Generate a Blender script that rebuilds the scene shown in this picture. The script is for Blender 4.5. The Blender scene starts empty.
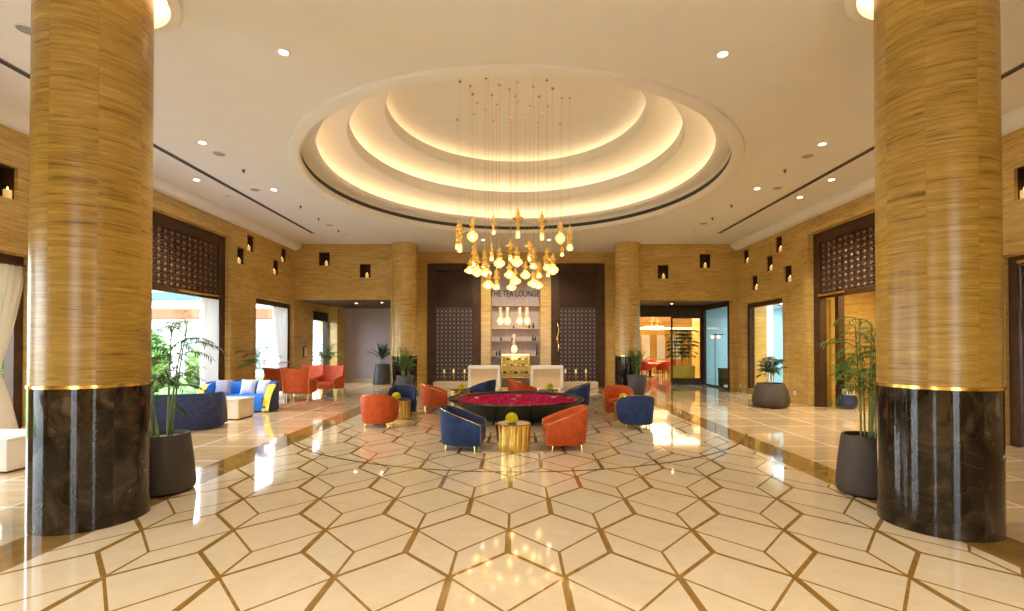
import bpy, bmesh, math, random
from mathutils import Vector, Matrix, Euler
random.seed(7)
PI = math.pi
C = bpy.context.scene.collection
F, EYE, CX, CY = 480.0, 1.7, 516.0, 345.5     # focal length in pixels, eye height, principal point

# ---------------------------------------------------------------- mesh builder
class MB:
    def __init__(s): s.v = []; s.f = []
    def add(s, verts, faces):
        o = len(s.v); s.v += [tuple(v) for v in verts]; s.f += [tuple(i + o for i in f) for f in faces]
        return s
    def box(s, x0, x1, y0, y1, z0, z1):
        v = [(x0,y0,z0),(x1,y0,z0),(x1,y1,z0),(x0,y1,z0),(x0,y0,z1),(x1,y0,z1),(x1,y1,z1),(x0,y1,z1)]
        return s.add(v, [(0,3,2,1),(4,5,6,7),(0,1,5,4),(1,2,6,5),(2,3,7,6),(3,0,4,7)])
    def lathe(s, prof, n=32, c=(0,0,0), wob=None, cap=True):
        v = []; f = []
        for (r, z) in prof:
            for k in range(n):
                a = 2*PI*k/n; rr = max(r, 1e-4)*(wob(a, z) if wob else 1)
                v.append((c[0]+rr*math.cos(a), c[1]+rr*math.sin(a), c[2]+z))
        for i in range(len(prof)-1):
            for k in range(n):
                k2 = (k+1) % n
                f.append((i*n+k, i*n+k2, (i+1)*n+k2, (i+1)*n+k))
        if cap:
            f.append(tuple(reversed(range(n)))); b = (len(prof)-1)*n; f.append(tuple(range(b, b+n)))
        return s.add(v, f)
    def tube(s, pts, r, n=8, cap=True):
        pts = [Vector(p) for p in pts]; m = len(pts)
        rad = r if isinstance(r, (list, tuple)) else [r]*m
        v = []; f = []
        t0 = (pts[1]-pts[0]).normalized()
        up = Vector((0,0,1)) if abs(t0.z) < .9 else Vector((1,0,0))
        nrm = t0.cross(up).normalized()
        for i, p in enumerate(pts):
            t = (pts[min(i+1,m-1)]-pts[max(i-1,0)]).normalized()
            nrm = (nrm - t*nrm.dot(t)); nrm = nrm.normalized() if nrm.length > 1e-6 else t.orthogonal().normalized()
            b = t.cross(nrm)
            for k in range(n):
                a = 2*PI*k/n; v.append(p + (nrm*math.cos(a)+b*math.sin(a))*rad[i])
        for i in range(m-1):
            for k in range(n):
                k2 = (k+1) % n; f.append((i*n+k, i*n+k2, (i+1)*n+k2, (i+1)*n+k))
        if cap: f.append(tuple(reversed(range(n)))); f.append(tuple(range((m-1)*n, m*n)))
        return s.add(v, f)
    def strip(s, rows, closed=False):
        """rows of points -> quad sheet"""
        n = len(rows[0]); v = [p for r in rows for p in r]; f = []
        for i in range(len(rows)-1):
            for k in range(n if closed else n-1):
                k2 = (k+1) % n; f.append((i*n+k, i*n+k2, (i+1)*n+k2, (i+1)*n+k))
        return s.add(v, f)
    def ball(s, c, r, nu=12, nv=8, sz=1.0):
        prof = [(r*math.sin(PI*i/nv), -r*sz*math.cos(PI*i/nv)) for i in range(nv+1)]
        return s.lathe(prof, nu, c, cap=False)
    def pillow(s, c, w, h, d, rz=0, tilt=0, n=8):
        M = Matrix.Translation(c) @ Matrix.Rotation(rz,4,'Z') @ Matrix.Rotation(tilt,4,'X')
        for sg in (-1, 1):
            rows = []
            for i in range(n+1):
                u = -1+2*i/n; row = []
                for k in range(n+1):
                    w_ = -1+2*k/n
                    th = d/2*max(0,(1-u**4)*(1-w_**4))**.55
                    px = u*w/2*(1-.07*(1-w_*w_)); pz = w_*h/2*(1-.07*(1-u*u))
                    row.append(M @ Vector((px, sg*th, pz)))
                rows.append(row if sg > 0 else row[::-1])
            s.strip(rows)
        return s
    def build(s, name, mat, parent=None, smooth=35, bevel=0, seg=2, loc=None):
        me = bpy.data.meshes.new(name); me.from_pydata(s.v, [], s.f); me.update()
        bm = bmesh.new(); bm.from_mesh(me); bmesh.ops.remove_doubles(bm, verts=bm.verts, dist=1e-5)
        bmesh.ops.recalc_face_normals(bm, faces=bm.faces); bm.to_mesh(me); bm.free()
        o = bpy.data.objects.new(name, me); C.objects.link(o)
        for m in (mat if isinstance(mat, (list, tuple)) else [mat]): me.materials.append(m)
        if smooth:
            me.polygons.foreach_set('use_smooth', [True]*len(me.polygons)); me.set_sharp_from_angle(angle=math.radians(smooth))
        if bevel:
            b = o.modifiers.new('bevel', 'BEVEL'); b.width = bevel; b.segments = seg; b.limit_method = 'ANGLE'; b.angle_limit = math.radians(40)
            b.harden_normals = False
        if parent: o.parent = parent
        if loc: o.location = loc
        return o

def tag(o, label=None, cat=None, group=None, kind=None):
    if label: o['label'] = label
    if cat: o['category'] = cat
    if group: o['group'] = group
    if kind: o['kind'] = kind
    return o
def thing(name, label, cat, loc=(0,0,0), rz=0, group=None):
    o = bpy.data.objects.new(name, None); C.objects.link(o)
    o.location = loc; o.rotation_euler = (0,0,rz); o.empty_display_size = .1
    return tag(o, label, cat, group)
def struct(o, label=None): return tag(o, label, None, None, 'structure')
def sroot(name, label=None, loc=(0,0,0)):
    o = bpy.data.objects.new(name, None); C.objects.link(o); o.location = loc; return struct(o, label)
def dup(root, loc, rz, label=None, group=None):
    r = root.copy(); C.objects.link(r); r.location = loc; r.rotation_euler = (0,0,rz)
    if label: r['label'] = label
    if group: r['group'] = group
    for ch in list(root.children):
        c = ch.copy(); C.objects.link(c); c.parent = r
        for g in list(ch.children):
            d = g.copy(); C.objects.link(d); d.parent = c
    return r

# ---------------------------------------------------------------- materials
class N:
    def __init__(s, name):
        s.m = bpy.data.materials.new(name); s.m.use_nodes = True; s.t = s.m.node_tree
        s.b = s.t.nodes['Principled BSDF']; s.out = s.t.nodes['Material Output']
    def n(s, kind, **kw):
        x = s.t.nodes.new(kind)
        for k, v in kw.items(): setattr(x, k, v)
        return x
    def put(s, sock, v):
        if hasattr(v, 'links') and hasattr(v, 'is_output'): s.t.links.new(v, sock)
        else: sock.default_value = v
    def m_(s, op, a, b=0.0, c=None):
        x = s.n('ShaderNodeMath', operation=op); s.put(x.inputs[0], a); s.put(x.inputs[1], b)
        if c is not None: s.put(x.inputs[2], c)
        return x.outputs[0]
    def xyz(s, v):
        x = s.n('ShaderNodeSeparateXYZ'); s.put(x.inputs[0], v); return x.outputs
    def comb(s, a, b, c=0.0):
        x = s.n('ShaderNodeCombineXYZ'); s.put(x.inputs[0], a); s.put(x.inputs[1], b); s.put(x.inputs[2], c); return x.outputs[0]
    def pos(s): return s.n('ShaderNodeNewGeometry').outputs['Position']
    def obj(s): return s.n('ShaderNodeTexCoord').outputs['Object']
    def noise(s, v, scale, detail=3, rough=.5, dist=0):
        x = s.n('ShaderNodeTexNoise'); s.put(x.inputs['Vector'], v); x.inputs['Scale'].default_value = scale
        x.inputs['Detail'].default_value = detail; x.inputs['Roughness'].default_value = rough; x.inputs['Distortion'].default_value = dist
        return x.outputs['Fac']
    def mix(s, f, a, b):
        x = s.n('ShaderNodeMix', data_type='RGBA'); s.put(x.inputs['Factor'], f); s.put(x.inputs['A'], a); s.put(x.inputs['B'], b)
        return [o for o in x.outputs if o.type == 'RGBA'][0]
    def put_mix(s): pass
    def ramp(s, f, stops):
        x = s.n('ShaderNodeValToRGB'); s.put(x.inputs[0], f); e = x.color_ramp.elements
        while len(e) < len(stops): e.new(.5)
        for k, (p, c) in enumerate(stops): e[k].position = p; e[k].color = (*c, 1)
        return x.outputs[0]
    def bump(s, h, strength=.2, dist=.01):
        x = s.n('ShaderNodeBump'); s.put(x.inputs['Height'], h); x.inputs['Strength'].default_value = strength; x.inputs['Distance'].default_value = dist
        s.t.links.new(x.outputs[0], s.b.inputs['Normal'])
def fixmix(self, f, a, b):
    x = self.n('ShaderNodeMix', data_type='RGBA')
    ins = x.inputs
    self.put(ins[0], f); self.put(ins[6], a); self.put(ins[7], b)
    return x.outputs[2]
N.mix = fixmix
def rgb(c): return (*c, 1)
def plain(name, col, rough=.5, metal=0.0, var=.12, scale=8, sheen=0, emit=None, es=0, bump=0, spec=.5):
    n = N(name); b = n.b
    f = n.noise(n.obj(), scale, 4)
    d = tuple(max(0, c*(1-var)) for c in col); l = tuple(min(1, c*(1+var)) for c in col)
    b.inputs['Base Color'].default_value = rgb(col)
    n.t.links.new(n.ramp(f, [(.3, d), (.7, l)]), b.inputs['Base Color'])
    b.inputs['Roughness'].default_value = rough; b.inputs['Metallic'].default_value = metal
    b.inputs['Specular IOR Level'].default_value = spec
    if sheen:
        b.inputs['Sheen Weight'].default_value = sheen; b.inputs['Sheen Roughness'].default_value = .35
        b.inputs['Sheen Tint'].default_value = rgb(tuple(min(1, c*1.6+.05) for c in col))
    if emit: b.inputs['Emission Color'].default_value = rgb(emit); b.inputs['Emission Strength'].default_value = es
    if bump: n.bump(n.noise(n.obj(), scale*6, 3), bump, .004)
    return n.m
def travertine(name, angular, stops, rough=.2, bw=.95, bh=.42):
    n = N(name)
    p = n.obj() if angular else n.pos()
    x, y, z = n.xyz(p)
    u = n.m_('MULTIPLY', n.m_('ARCTAN2', y, x), angular) if angular else n.m_('ADD', x, y)
    br = n.n('ShaderNodeTexBrick'); n.put(br.inputs['Vector'], n.comb(u, z))
    br.inputs['Color1'].default_value = (0,0,0,1); br.inputs['Color2'].default_value = (1,1,1,1); br.inputs['Mortar'].default_value = (.5,.5,.5,1)
    br.inputs['Scale'].default_value = 1; br.inputs['Mortar Size'].default_value = .0022; br.inputs['Brick Width'].default_value = bw; br.inputs['Row Height'].default_value = bh
    if angular: br.offset = .0
    else: br.offset = .5
    r = n.xyz(br.outputs['Color'])[0]
    v1 = n.comb(n.m_('ADD', n.m_('MULTIPLY', u, 1.3), n.m_('MULTIPLY', r, 7.0)), n.m_('ADD', n.m_('MULTIPLY', z, 24.0), n.m_('MULTIPLY', r, 13.0)))
    v2 = n.comb(n.m_('ADD', n.m_('MULTIPLY', u, 5.0), n.m_('MULTIPLY', r, 5.0)), n.m_('ADD', n.m_('MULTIPLY', z, 110.0), n.m_('MULTIPLY', r, 31.0)))
    f = n.m_('ADD', n.m_('MULTIPLY', n.noise(v1, 1.0, 5, .65, .5), .53), n.m_('MULTIPLY', n.noise(v2, 1.0, 5, .7, .4), .47))
    f = n.m_('ADD', f, n.m_('MULTIPLY', n.m_('SUBTRACT', r, .5), .05))
    c = n.ramp(f, stops)
    c = n.mix(n.m_('MULTIPLY', br.outputs['Fac'], .3), c, (.16,.09,.03,1))
    n.t.links.new(c, n.b.inputs['Base Color']); n.b.inputs['Roughness'].default_value = rough
    return n.m
TR = [(.35,(.29,.152,.026)), (.43,(.50,.312,.078)), (.53,(.62,.415,.13)), (.66,(.74,.545,.215))]
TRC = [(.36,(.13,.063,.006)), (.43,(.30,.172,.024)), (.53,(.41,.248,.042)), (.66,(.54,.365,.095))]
M = {}
M['trav'] = travertine('travertine', 0, TR)
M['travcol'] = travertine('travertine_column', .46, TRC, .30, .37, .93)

M['travfar'] = travertine('travertine_far_column', .46, TR, .25, .37, .93)
def dark_marble():
    n = N('dark_marble'); p = n.obj(); x, y, z = n.xyz(p)
    ang = n.m_('MULTIPLY', n.m_('ARCTAN2', y, x), .46)
    w = n.n('ShaderNodeTexWhiteNoise', noise_dimensions='1D'); n.put(w.inputs['W'], n.m_('FLOOR', n.m_('DIVIDE', ang, .24)))
    r = w.outputs['Value']
    v = n.comb(n.m_('ADD', ang, n.m_('MULTIPLY', r, 9.0)), z, r)
    f = n.noise(v, 2.6, 7, .62, 1.0)
    c = n.ramp(f, [(.35,(.008,.005,.003)), (.48,(.018,.012,.006)), (.58,(.044,.030,.017)), (.68,(.11,.08,.05))])
    vein = n.m_('ABSOLUTE', n.m_('SUBTRACT', n.noise(v, 1.3, 3, .5, .9), .5))
    c = n.mix(n.m_('MULTIPLY', n.m_('LESS_THAN', vein, .0016), .05), c, (.40,.33,.26,1))
    c = n.mix(n.m_('MULTIPLY', r, .5), c, n.mix(.45, c, (.0,.0,.0,1)))
    n.t.links.new(c, n.b.inputs['Base Color']); n.b.inputs['Roughness'].default_value = .07
    n.b.inputs['Specular IOR Level'].default_value = .4
    return n.m
M['dmarble'] = dark_marble()

def floor_mat():
    n = N('floor_marble'); p = n.pos(); x, y, z = n.xyz(p)
    m = n.m_
    U = .4225
    u = m('PINGPONG', m('SUBTRACT', x, .355), U)
    v = m('FLOORED_MODULO', m('SUBTRACT', y, 5.34), 1.8)
    iu = m('SUBTRACT', U, u)
    def rng(a, lo, hi): return m('MULTIPLY', m('GREATER_THAN', a, lo), m('LESS_THAN', a, hi))
    L = []
    L.append(m('MULTIPLY', m('LESS_THAN', u, .027), m('GREATER_THAN', v, 1.33)))
    L.append(m('MULTIPLY', m('LESS_THAN', u, .013), m('LESS_THAN', v, .43)))
    L.append(m('MULTIPLY', m('LESS_THAN', iu, .027), rng(v, .43, .9)))
    L.append(m('MULTIPLY', m('LESS_THAN', iu, .013), rng(v, .9, 1.33)))
    def sl(c0, k, w): L.append(m('LESS_THAN', m('ABSOLUTE', m('SUBTRACT', v, m('ADD', c0, m('MULTIPLY', u, k)))), w))
    sl(.43, 1.1124, .016); sl(1.33, -1.0178, .026); sl(1.8, -1.1124, .016); sl(0.0, 1.0178, .026)
    line = L[0]
    for a in L[1:]: line = m('MAXIMUM', line, a)
    ax = m('ABSOLUTE', x)
    d = m('SQRT', m('ADD', m('POWER', x, 2.0), m('POWER', m('SUBTRACT', y, 11.4), 2.0)))
    circ = m('LESS_THAN', m('ABSOLUTE', m('SUBTRACT', d, 4.93)), .022)
    big = n.noise(p, 1.1, 5, .6, .6); fine = n.noise(p, 6.0, 5, .6, .8)
    cream = n.ramp(m('ADD', m('MULTIPLY', big, .5), m('MULTIPLY', fine, .5)), [(.3,(.58,.47,.31)), (.5,(.64,.53,.365)), (.7,(.69,.585,.42))])
    wood = n.noise(n.comb(m('MULTIPLY', x, 6.0), m('MULTIPLY', y, 1.5)), 3.0, 5, .6, .5)
    brown = n.ramp(wood, [(.3,(.20,.105,.018)), (.7,(.31,.18,.045))])
    inside = n.mix(line, cream, brown)
    # outer tiles
    tx = m('FLOORED_MODULO', m('SUBTRACT', ax, 5.32), 1.07); ty = m('FLOORED_MODULO', m('SUBTRACT', y, 9.12), 1.02)
    tl = m('MAXIMUM', m('LESS_THAN', tx, .045), m('LESS_THAN', ty, .045))
    cell = n.n('ShaderNodeTexWhiteNoise', noise_dimensions='2D')
    n.put(cell.inputs['Vector'], n.comb(m('FLOOR', m('DIVIDE', m('SUBTRACT', x, 5.32), 1.07)), m('FLOOR', m('DIVIDE', m('SUBTRACT', y, 9.12), 1.02))))
    tn = n.noise(n.comb(m('MULTIPLY', x, 1.2), m('MULTIPLY', y, 5.0)), 1.5, 5, .6, .7)
    tile = n.ramp(m('ADD', m('MULTIPLY', tn, .75), m('MULTIPLY', cell.outputs['Value'], .25)), [(.3,(.47,.33,.17)), (.55,(.58,.43,.25)), (.75,(.66,.52,.34))])
    tile = n.mix(tl, tile, (.80,.73,.60,1))
    bord = n.ramp(n.noise(p, 2.4, 5, .6, .8), [(.3,(.20,.11,.022)), (.7,(.33,.20,.06))])
    c = n.mix(m('MULTIPLY', m('LESS_THAN', ax, 4.37), m('LESS_THAN', y, 17.5)), tile, bord)
    c = n.mix(m('MULTIPLY', m('LESS_THAN', ax, 3.86), m('LESS_THAN', y, 17.2)), c, inside)
    c = n.mix(m('MULTIPLY', circ, m('LESS_THAN', ax, 4.45)), c, (.10,.05,.01,1))
    n.t.links.new(c, n.b.inputs['Base Color'])
    n.b.inputs['Roughness'].default_value = .055; n.b.inputs['Specular IOR Level'].default_value = .62
    return n.m
M['floor'] = floor_mat()

def glass(name, tint=(1,1,1), ior=1.45, rough=0.0):
    n = N(name); t = n.t; t.nodes.remove(n.b)
    tr = n.n('ShaderNodeBsdfTransparent'); tr.inputs[0].default_value = rgb(tint)
    gl = n.n('ShaderNodeBsdfGlossy'); gl.inputs['Roughness'].default_value = rough
    fr = n.n('ShaderNodeFresnel'); fr.inputs[0].default_value = ior
    nz = n.noise(n.obj(), 3, 2); mx = n.n('ShaderNodeMixShader')
    f = n.m_('MULTIPLY', fr.outputs[0], n.m_('ADD', .96, n.m_('MULTIPLY', nz, .04)))
    f = n.m_('MULTIPLY', f, n.m_('SUBTRACT', 1.0, n.n('ShaderNodeNewGeometry').outputs['Backfacing']))
    t.links.new(f, mx.inputs[0]); t.links.new(tr.outputs[0], mx.inputs[1]); t.links.new(gl.outputs[0], mx.inputs[2]); t.links.new(mx.outputs[0], n.out.inputs[0])
    return n.m
M['glass'] = glass('clear_glass', (.97,.985,.98))
M['blueglass'] = glass('pale_blue_glass', (.80,.93,.96))
def emit(name, col, s):
    n = N(name); n.b.inputs['Base Color'].default_value = rgb(col); n.b.inputs['Emission Color'].default_value = rgb(col)
    f = n.noise(n.obj(), 4, 2); n.t.links.new(n.m_('MULTIPLY', s, n.m_('ADD', .95, n.m_('MULTIPLY', f, .1))), n.b.inputs['Emission Strength'])
    return n.m
def sheer(name, col):
    n = N(name); b = n.b
    f = n.noise(n.obj(), 30, 2)
    n.t.links.new(n.ramp(f, [(.3, tuple(c*.92 for c in col)), (.7, col)]), b.inputs['Base Color']); b.inputs['Roughness'].default_value = .9
    tl = n.n('ShaderNodeBsdfTranslucent'); tl.inputs[0].default_value = rgb(col); mx = n.n('ShaderNodeMixShader'); mx.inputs[0].default_value = .4
    n.t.links.new(b.outputs[0], mx.inputs[1]); n.t.links.new(tl.outputs[0], mx.inputs[2]); n.t.links.new(mx.outputs[0], n.out.inputs[0])
    return n.m
def leafm(name, a, b_):
    n = N(name); b = n.b
    c = n.ramp(n.noise(n.obj(), 7, 3), [(.3, a), (.7, b_)]); n.t.links.new(c, b.inputs['Base Color']); b.inputs['Roughness'].default_value = .45
    tl = n.n('ShaderNodeBsdfTranslucent'); n.t.links.new(c, tl.inputs[0]); mx = n.n('ShaderNodeMixShader'); mx.inputs[0].default_value = .3
    n.t.links.new(b.outputs[0], mx.inputs[1]); n.t.links.new(tl.outputs[0], mx.inputs[2]); n.t.links.new(mx.outputs[0], n.out.inputs[0])
    return n.m
M['ceil'] = plain('ceiling_paint', (.83,.80,.755), .85, var=.015, scale=2)
M['coffer'] = plain('coffer_paint', (.84,.80,.73), .8, var=.015, scale=2)
M['slot'] = plain('slot_dark', (.05,.04,.035), .6)
M['bronze'] = plain('dark_bronze', (.065,.031,.012), .5, .05, var=.2, spec=.3)
M['brown'] = plain('dark_wood', (.065,.029,.011), .45, var=.25, scale=4, spec=.3)
M['lattice'] = plain('lattice_bronze', (.12,.065,.038), .5, .1, var=.2)
M['latback'] = plain('lattice_backing', (.010,.005,.003), .6)
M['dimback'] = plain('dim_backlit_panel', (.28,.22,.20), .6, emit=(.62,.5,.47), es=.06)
M['rosette'] = plain('bronze_rosette', (.27,.16,.095), .5, .1, var=.2)  # highlights on the lattice carving, put into a lighter bronze
M['brass'] = plain('brass', (.80,.53,.16), .22, .95, var=.08)
M['gold'] = plain('polished_gold', (.88,.60,.15), .2, .95, var=.1)
M['goldsatin'] = plain('satin_gold', (.72,.48,.12), .35, .8, var=.15)
M['blue'] = plain('navy_velvet', (.010,.034,.125), .75, var=.4, scale=9, sheen=.12)
M['blueseat'] = plain('dark_navy_velvet', (.008,.02,.075), .75, var=.3, scale=9, sheen=.25)
M['cobalt'] = plain('cobalt_velvet', (.006,.15,.58), .7, var=.2, scale=6, sheen=.1)
M['navy'] = plain('navy_boucle', (.030,.040,.115), .85, var=.3, scale=14, sheen=.3)
M['orange'] = plain('orange_velvet', (.52,.075,.006), .72, var=.18, scale=9, sheen=.08)
M['coral'] = plain('coral_velvet', (.66,.10,.03), .72, var=.15, scale=9, sheen=.3)
M['yellow'] = plain('yellow_velvet', (.82,.56,.03), .65, var=.12)
M['grey'] = plain('grey_linen', (.20,.185,.22), .9, var=.12, scale=30)
M['white'] = plain('pale_linen', (.38,.37,.42), .9, var=.08, scale=30)
M['bowl'] = plain('black_green_bowl', (.018,.022,.014), .25, .2, var=.3)
M['pot'] = plain('brown_grey_pot', (.062,.047,.038), .6, var=.15, scale=5)
M['potblk'] = plain('black_pot', (.02,.018,.02), .5, var=.2)
M['potgrey'] = plain('slate_pot', (.10,.095,.115), .55, var=.15)
M['potblue'] = plain('blue_glazed_pot', (.02,.05,.17), .2, var=.3)
M['soil'] = plain('soil', (.10,.065,.035), .95, var=.5, scale=30, bump=.5)
M['pebble'] = plain('pale_pebbles', (.55,.50,.44), .8, var=.45, scale=45, bump=.6)
M['cream'] = plain('cream_marble', (.72,.60,.42), .25, var=.08, scale=3)
M['whitem'] = plain('white_stone', (.80,.76,.70), .3, var=.05, scale=3)
M['beigep'] = plain('beige_panel', (.68,.52,.30), .4, var=.06, scale=3)
M['lilac'] = plain('lilac_plaster', (.50,.44,.50), .75, var=.05, scale=2)
M['lilacp'] = plain('lilac_back_panel', (.42,.35,.34), .35, var=.05, scale=2)
M['stem'] = plain('cane_stem', (.16,.24,.05), .5, var=.3)
M['trunk'] = plain('brown_stem', (.18,.11,.05), .8, var=.3)
M['leaf'] = leafm('leaf', (.045,.13,.018), (.11,.26,.04))
M['leafd'] = leafm('leaf_dark', (.02,.06,.012), (.05,.13,.03))
M['leafy'] = leafm('leaf_yellow_green', (.12,.22,.03), (.28,.40,.07))
M['curtain'] = sheer('sheer_curtain', (.80,.72,.60))
M['curtw'] = sheer('white_sheer_curtain', (.88,.87,.86))
M['candle'] = plain('candle_wax', (.95,.72,.32), .6, emit=(1,.62,.2), es=.25)
M['flame'] = emit('flame', (1,.72,.3), 2.5)
M['petal'] = plain('rose_petal', (.74,.010,.11), .6, var=.6, scale=25)
M['flower'] = plain('yellow_chrysanthemum', (1.0,.74,.03), .7, var=.3, scale=30)
M['cove'] = emit('cove_strip', (1,.77,.48), 4.2)
M['cove2'] = emit('faint_cove_strip', (1,.77,.48), 2.5)
M['dl'] = emit('lamp_disc', (1,.85,.6), 20)
M['dloff'] = plain('unlit_lamp', (.55,.5,.44), .4)
M['steel'] = plain('steel', (.55,.55,.56), .25, .9, var=.06)
M['black'] = plain('black_metal', (.015,.015,.016), .4, .5)
M['letter'] = plain('sign_letter', (.035,.02,.018), .4, .3)
# ================================================================ the room shell
def px(x, Y): return (x-CX)*Y/F
def pz(y, Y): return EYE-(y-CY)*Y/F
WX, ZC, ZW, YF, YM, RC, YC = 8.33, 5.52, 5.27, 18.05, 19.6, 4.9, 11.4
YB = -2.5

def wall(name, axis, c, a0, a1, z0, z1, holes, sgn, mat, th=.35):
    mb = MB()
    P = (lambda a, z, d=0: (c+sgn*d, a, z)) if axis == 'x' else (lambda a, z, d=0: (a, c+sgn*d, z))
    def grid(hs, d):
        A = sorted({a0, a1, *[min(max(h[k], a0), a1) for h in hs for k in (0, 1)]}); Z = sorted({z0, z1, *[min(max(h[k], z0), z1) for h in hs for k in (2, 3)]})
        for i in range(len(A)-1):
            for j in range(len(Z)-1):
                ca, cz = (A[i]+A[i+1])/2, (Z[j]+Z[j+1])/2
                if any(h[0] < ca < h[1] and h[2] < cz < h[3] for h in hs): continue
                mb.add([P(A[i],Z[j],d), P(A[i+1],Z[j],d), P(A[i+1],Z[j+1],d), P(A[i],Z[j+1],d)], [(0,1,2,3)])
    grid(holes, 0); grid([h for h in holes if not h[4]], th)
    for (b0, b1, y0, y1, nd) in holes:
        d = .06 if nd else th
        q = [(b0,y0),(b1,y0),(b1,y1),(b0,y1)]
        for k in range(4):
            if not nd and k == 0 and y0 <= z0+.001: continue
            (p, r), (p2, r2) = q[k], q[(k+1) % 4]
            mb.add([P(p,r,0), P(p2,r2,0), P(p2,r2,d), P(p,r,d)], [(0,1,2,3)])
    for (p, r, p2, r2) in ((a0,z0,a0,z1),(a0,z1,a1,z1),(a1,z1,a1,z0)):
        mb.add([P(p,r,0), P(p2,r2,0), P(p2,r2,th), P(p,r,th)], [(0,1,2,3)])
    o = struct(mb.build(name, mat, smooth=0))
    nb = MB()
    for (b0, b1, y0, y1, nd) in holes:
        if nd:
            q = [(b0,y0),(b1,y0),(b1,y1),(b0,y1)]
            for k in range(4):
                (p, r), (p2, r2) = q[k], q[(k+1) % 4]; nb.add([P(p,r,.06), P(p2,r2,.06), P(p2,r2,nd), P(p,r,nd)], [(0,1,2,3)])
        if nd: nb.add([P(b0,y0,nd-.004), P(b1,y0,nd-.004), P(b1,y1,nd-.004), P(b0,y1,nd-.004)], [(0,1,2,3)])
    if nb.v: nb.build('niche_lining', M['brown'], o, smooth=0)
    return o

ND = .30
def side_niche(x0, x1, y0, y1):                    # a niche on a side wall from its corners in the photograph
    Ya, Yb = F*WX/abs(x0-CX), F*WX/abs(x1-CX); Y = (Ya+Yb)/2
    zc = (pz(y0, Y)+pz(y1, Y))/2
    c = (Ya+Yb)/2
    return (c-.21, c+.21, zc-.25, zc+.25, ND)
LN = [side_niche(236.7,245,247,264.5), side_niche(247,254,234.7,251.4), side_niche(273,279,259.5,275), side_niche(281,286.6,248,263)]
RN = [side_niche(784,792,265,282.6), side_niche(775,782.6,236,252), side_niche(766,773,255,271.6), side_niche(751.4,758,275,290.6), side_niche(743,749,249,263.6)]
NEARN = (7.55, 8.0, 4.12, 4.66, ND)
def far_niche(x0, y0): return (px(x0,YF), px(x0,YF)+.41, pz(y0+13.5,YF), pz(y0,YF), ND)
FLN = [far_niche(318.5,252), far_niche(359.5,264)]
FRN = [far_niche(658,265), far_niche(700,254)]
BIG = (8.97, 13.83, 0, 4.82); BIGR = (8.97, 13.52, 0, 4.82)
NEAR = (5.3, 8.17, 0, 3.2); NEAR2 = (.9, 3.9, 0, 3.2)
W2 = (15.24, 17.8, 0, 3.22); W2R = (14.86, 17.38, .17, 3.2)
def hole(w): return (*w, 0)
floor = MB().add([(-16,YB,0),(16,YB,0),(16,36,0),(-16,36,0)], [(0,1,2,3)])
floor.v = [(-8.7,YB-.3,0),(13,YB-.3,0),(13,36,0),(-8.7,36,0)]
struct(floor.build('floor', M['floor'], smooth=0))
wall('wall_left', 'x', -WX, YB, 22.4, 0, 5.6, [hole(NEAR2), hole(NEAR), hole(BIG), hole(W2), (19.7,21.2,0,3.1,0), NEARN]+LN, -1, M['trav'])
wall('wall_right', 'x', WX, YB, YF+.02, 0, 5.6, [hole(NEAR), hole(BIGR), hole(W2R), NEARN]+RN, 1, M['trav'])
wall('wall_far_left', 'y', YF, -WX-.02, -4.1, 0, 5.6, [(-WX-.02, -4.72, 0, 3.43, 0)]+FLN, 1, M['trav'])
wall('wall_far_right', 'y', YF, 4.1, WX+.02, 0, 5.6, [(4.66, 8.17, 0, 3.4, 0)]+FRN, 1, M['trav'])
PL = (-3.62, -1.43, 0, 5.05); PR = (1.43, 3.62, 0, 5.05); MID = (-1.03, 1.0, 0, 5.05)
wall('wall_back', 'y', YM, -4.3, 4.3, 0, 5.6, [hole(PL), hole(PR), hole(MID)], 1, M['trav'])
for s in (-1, 1):                                   # returns between the far walls and the recessed back wall
    struct(MB().box(s*4.1-.04, s*4.1+.04, YF+.02, YM, 0, 5.6).build('wall_return_left' if s < 0 else 'wall_return_right', M['trav'], smooth=0))
wall('wall_front', 'y', YB, -WX-.3, WX+.3, 0, 5.6, [(-3.7, -2.3, 0, 4.3, 0), (2.3, 3.7, 0, 4.3, 0)], -1, M['trav'])

# ceiling with a round opening
def ceiling():
    x0, x1, y0, y1 = -8.08, 8.08, YB-.3, YM+.2
    angs = sorted([2*PI*k/160 for k in range(160)]+[math.atan2(yy-YC, xx) % (2*PI) for xx in (x0, x1) for yy in (y0, y1)])
    inn, out = [], []
    for a in angs:
        c, s = math.cos(a), math.sin(a); inn.append((RC*c, YC+RC*s, ZC))
        t = min([(x1/c if c > 0 else x0/c) if abs(c) > 1e-9 else 1e9, ((y1-YC)/s if s > 0 else (y0-YC)/s) if abs(s) > 1e-9 else 1e9])
        out.append((t*c, YC+t*s, ZC))
    mb = MB().strip([inn, out], closed=True)
    mb.strip([[(p[0], p[1], p[2]+.02) for p in out], [(p[0]*.999, p[1], p[2]+.3) for p in out]], closed=True)
    return struct(mb.build('ceiling', M['ceil'], smooth=0))
ceiling()
for s, nm in ((-1, 'left'), (1, 'right')):          # curved cove between ceiling and side wall
    rows = []
    prof = [(8.08-.02, ZC+.02), (8.08, ZC)]+[(8.08+.235*(1-math.cos(t*PI/2/8)), ZC-.235*math.sin(t*PI/2/8)) for t in range(1, 9)]+[(8.315, ZW+.012), (8.345, ZW+.012)]
    for yy in (YB, YF+.01): rows.append([(s*a, yy, z) for a, z in prof])
    struct(MB().strip(rows).build('trim_1' if s < 0 else 'trim_2', M['ceil'], smooth=30))
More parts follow.
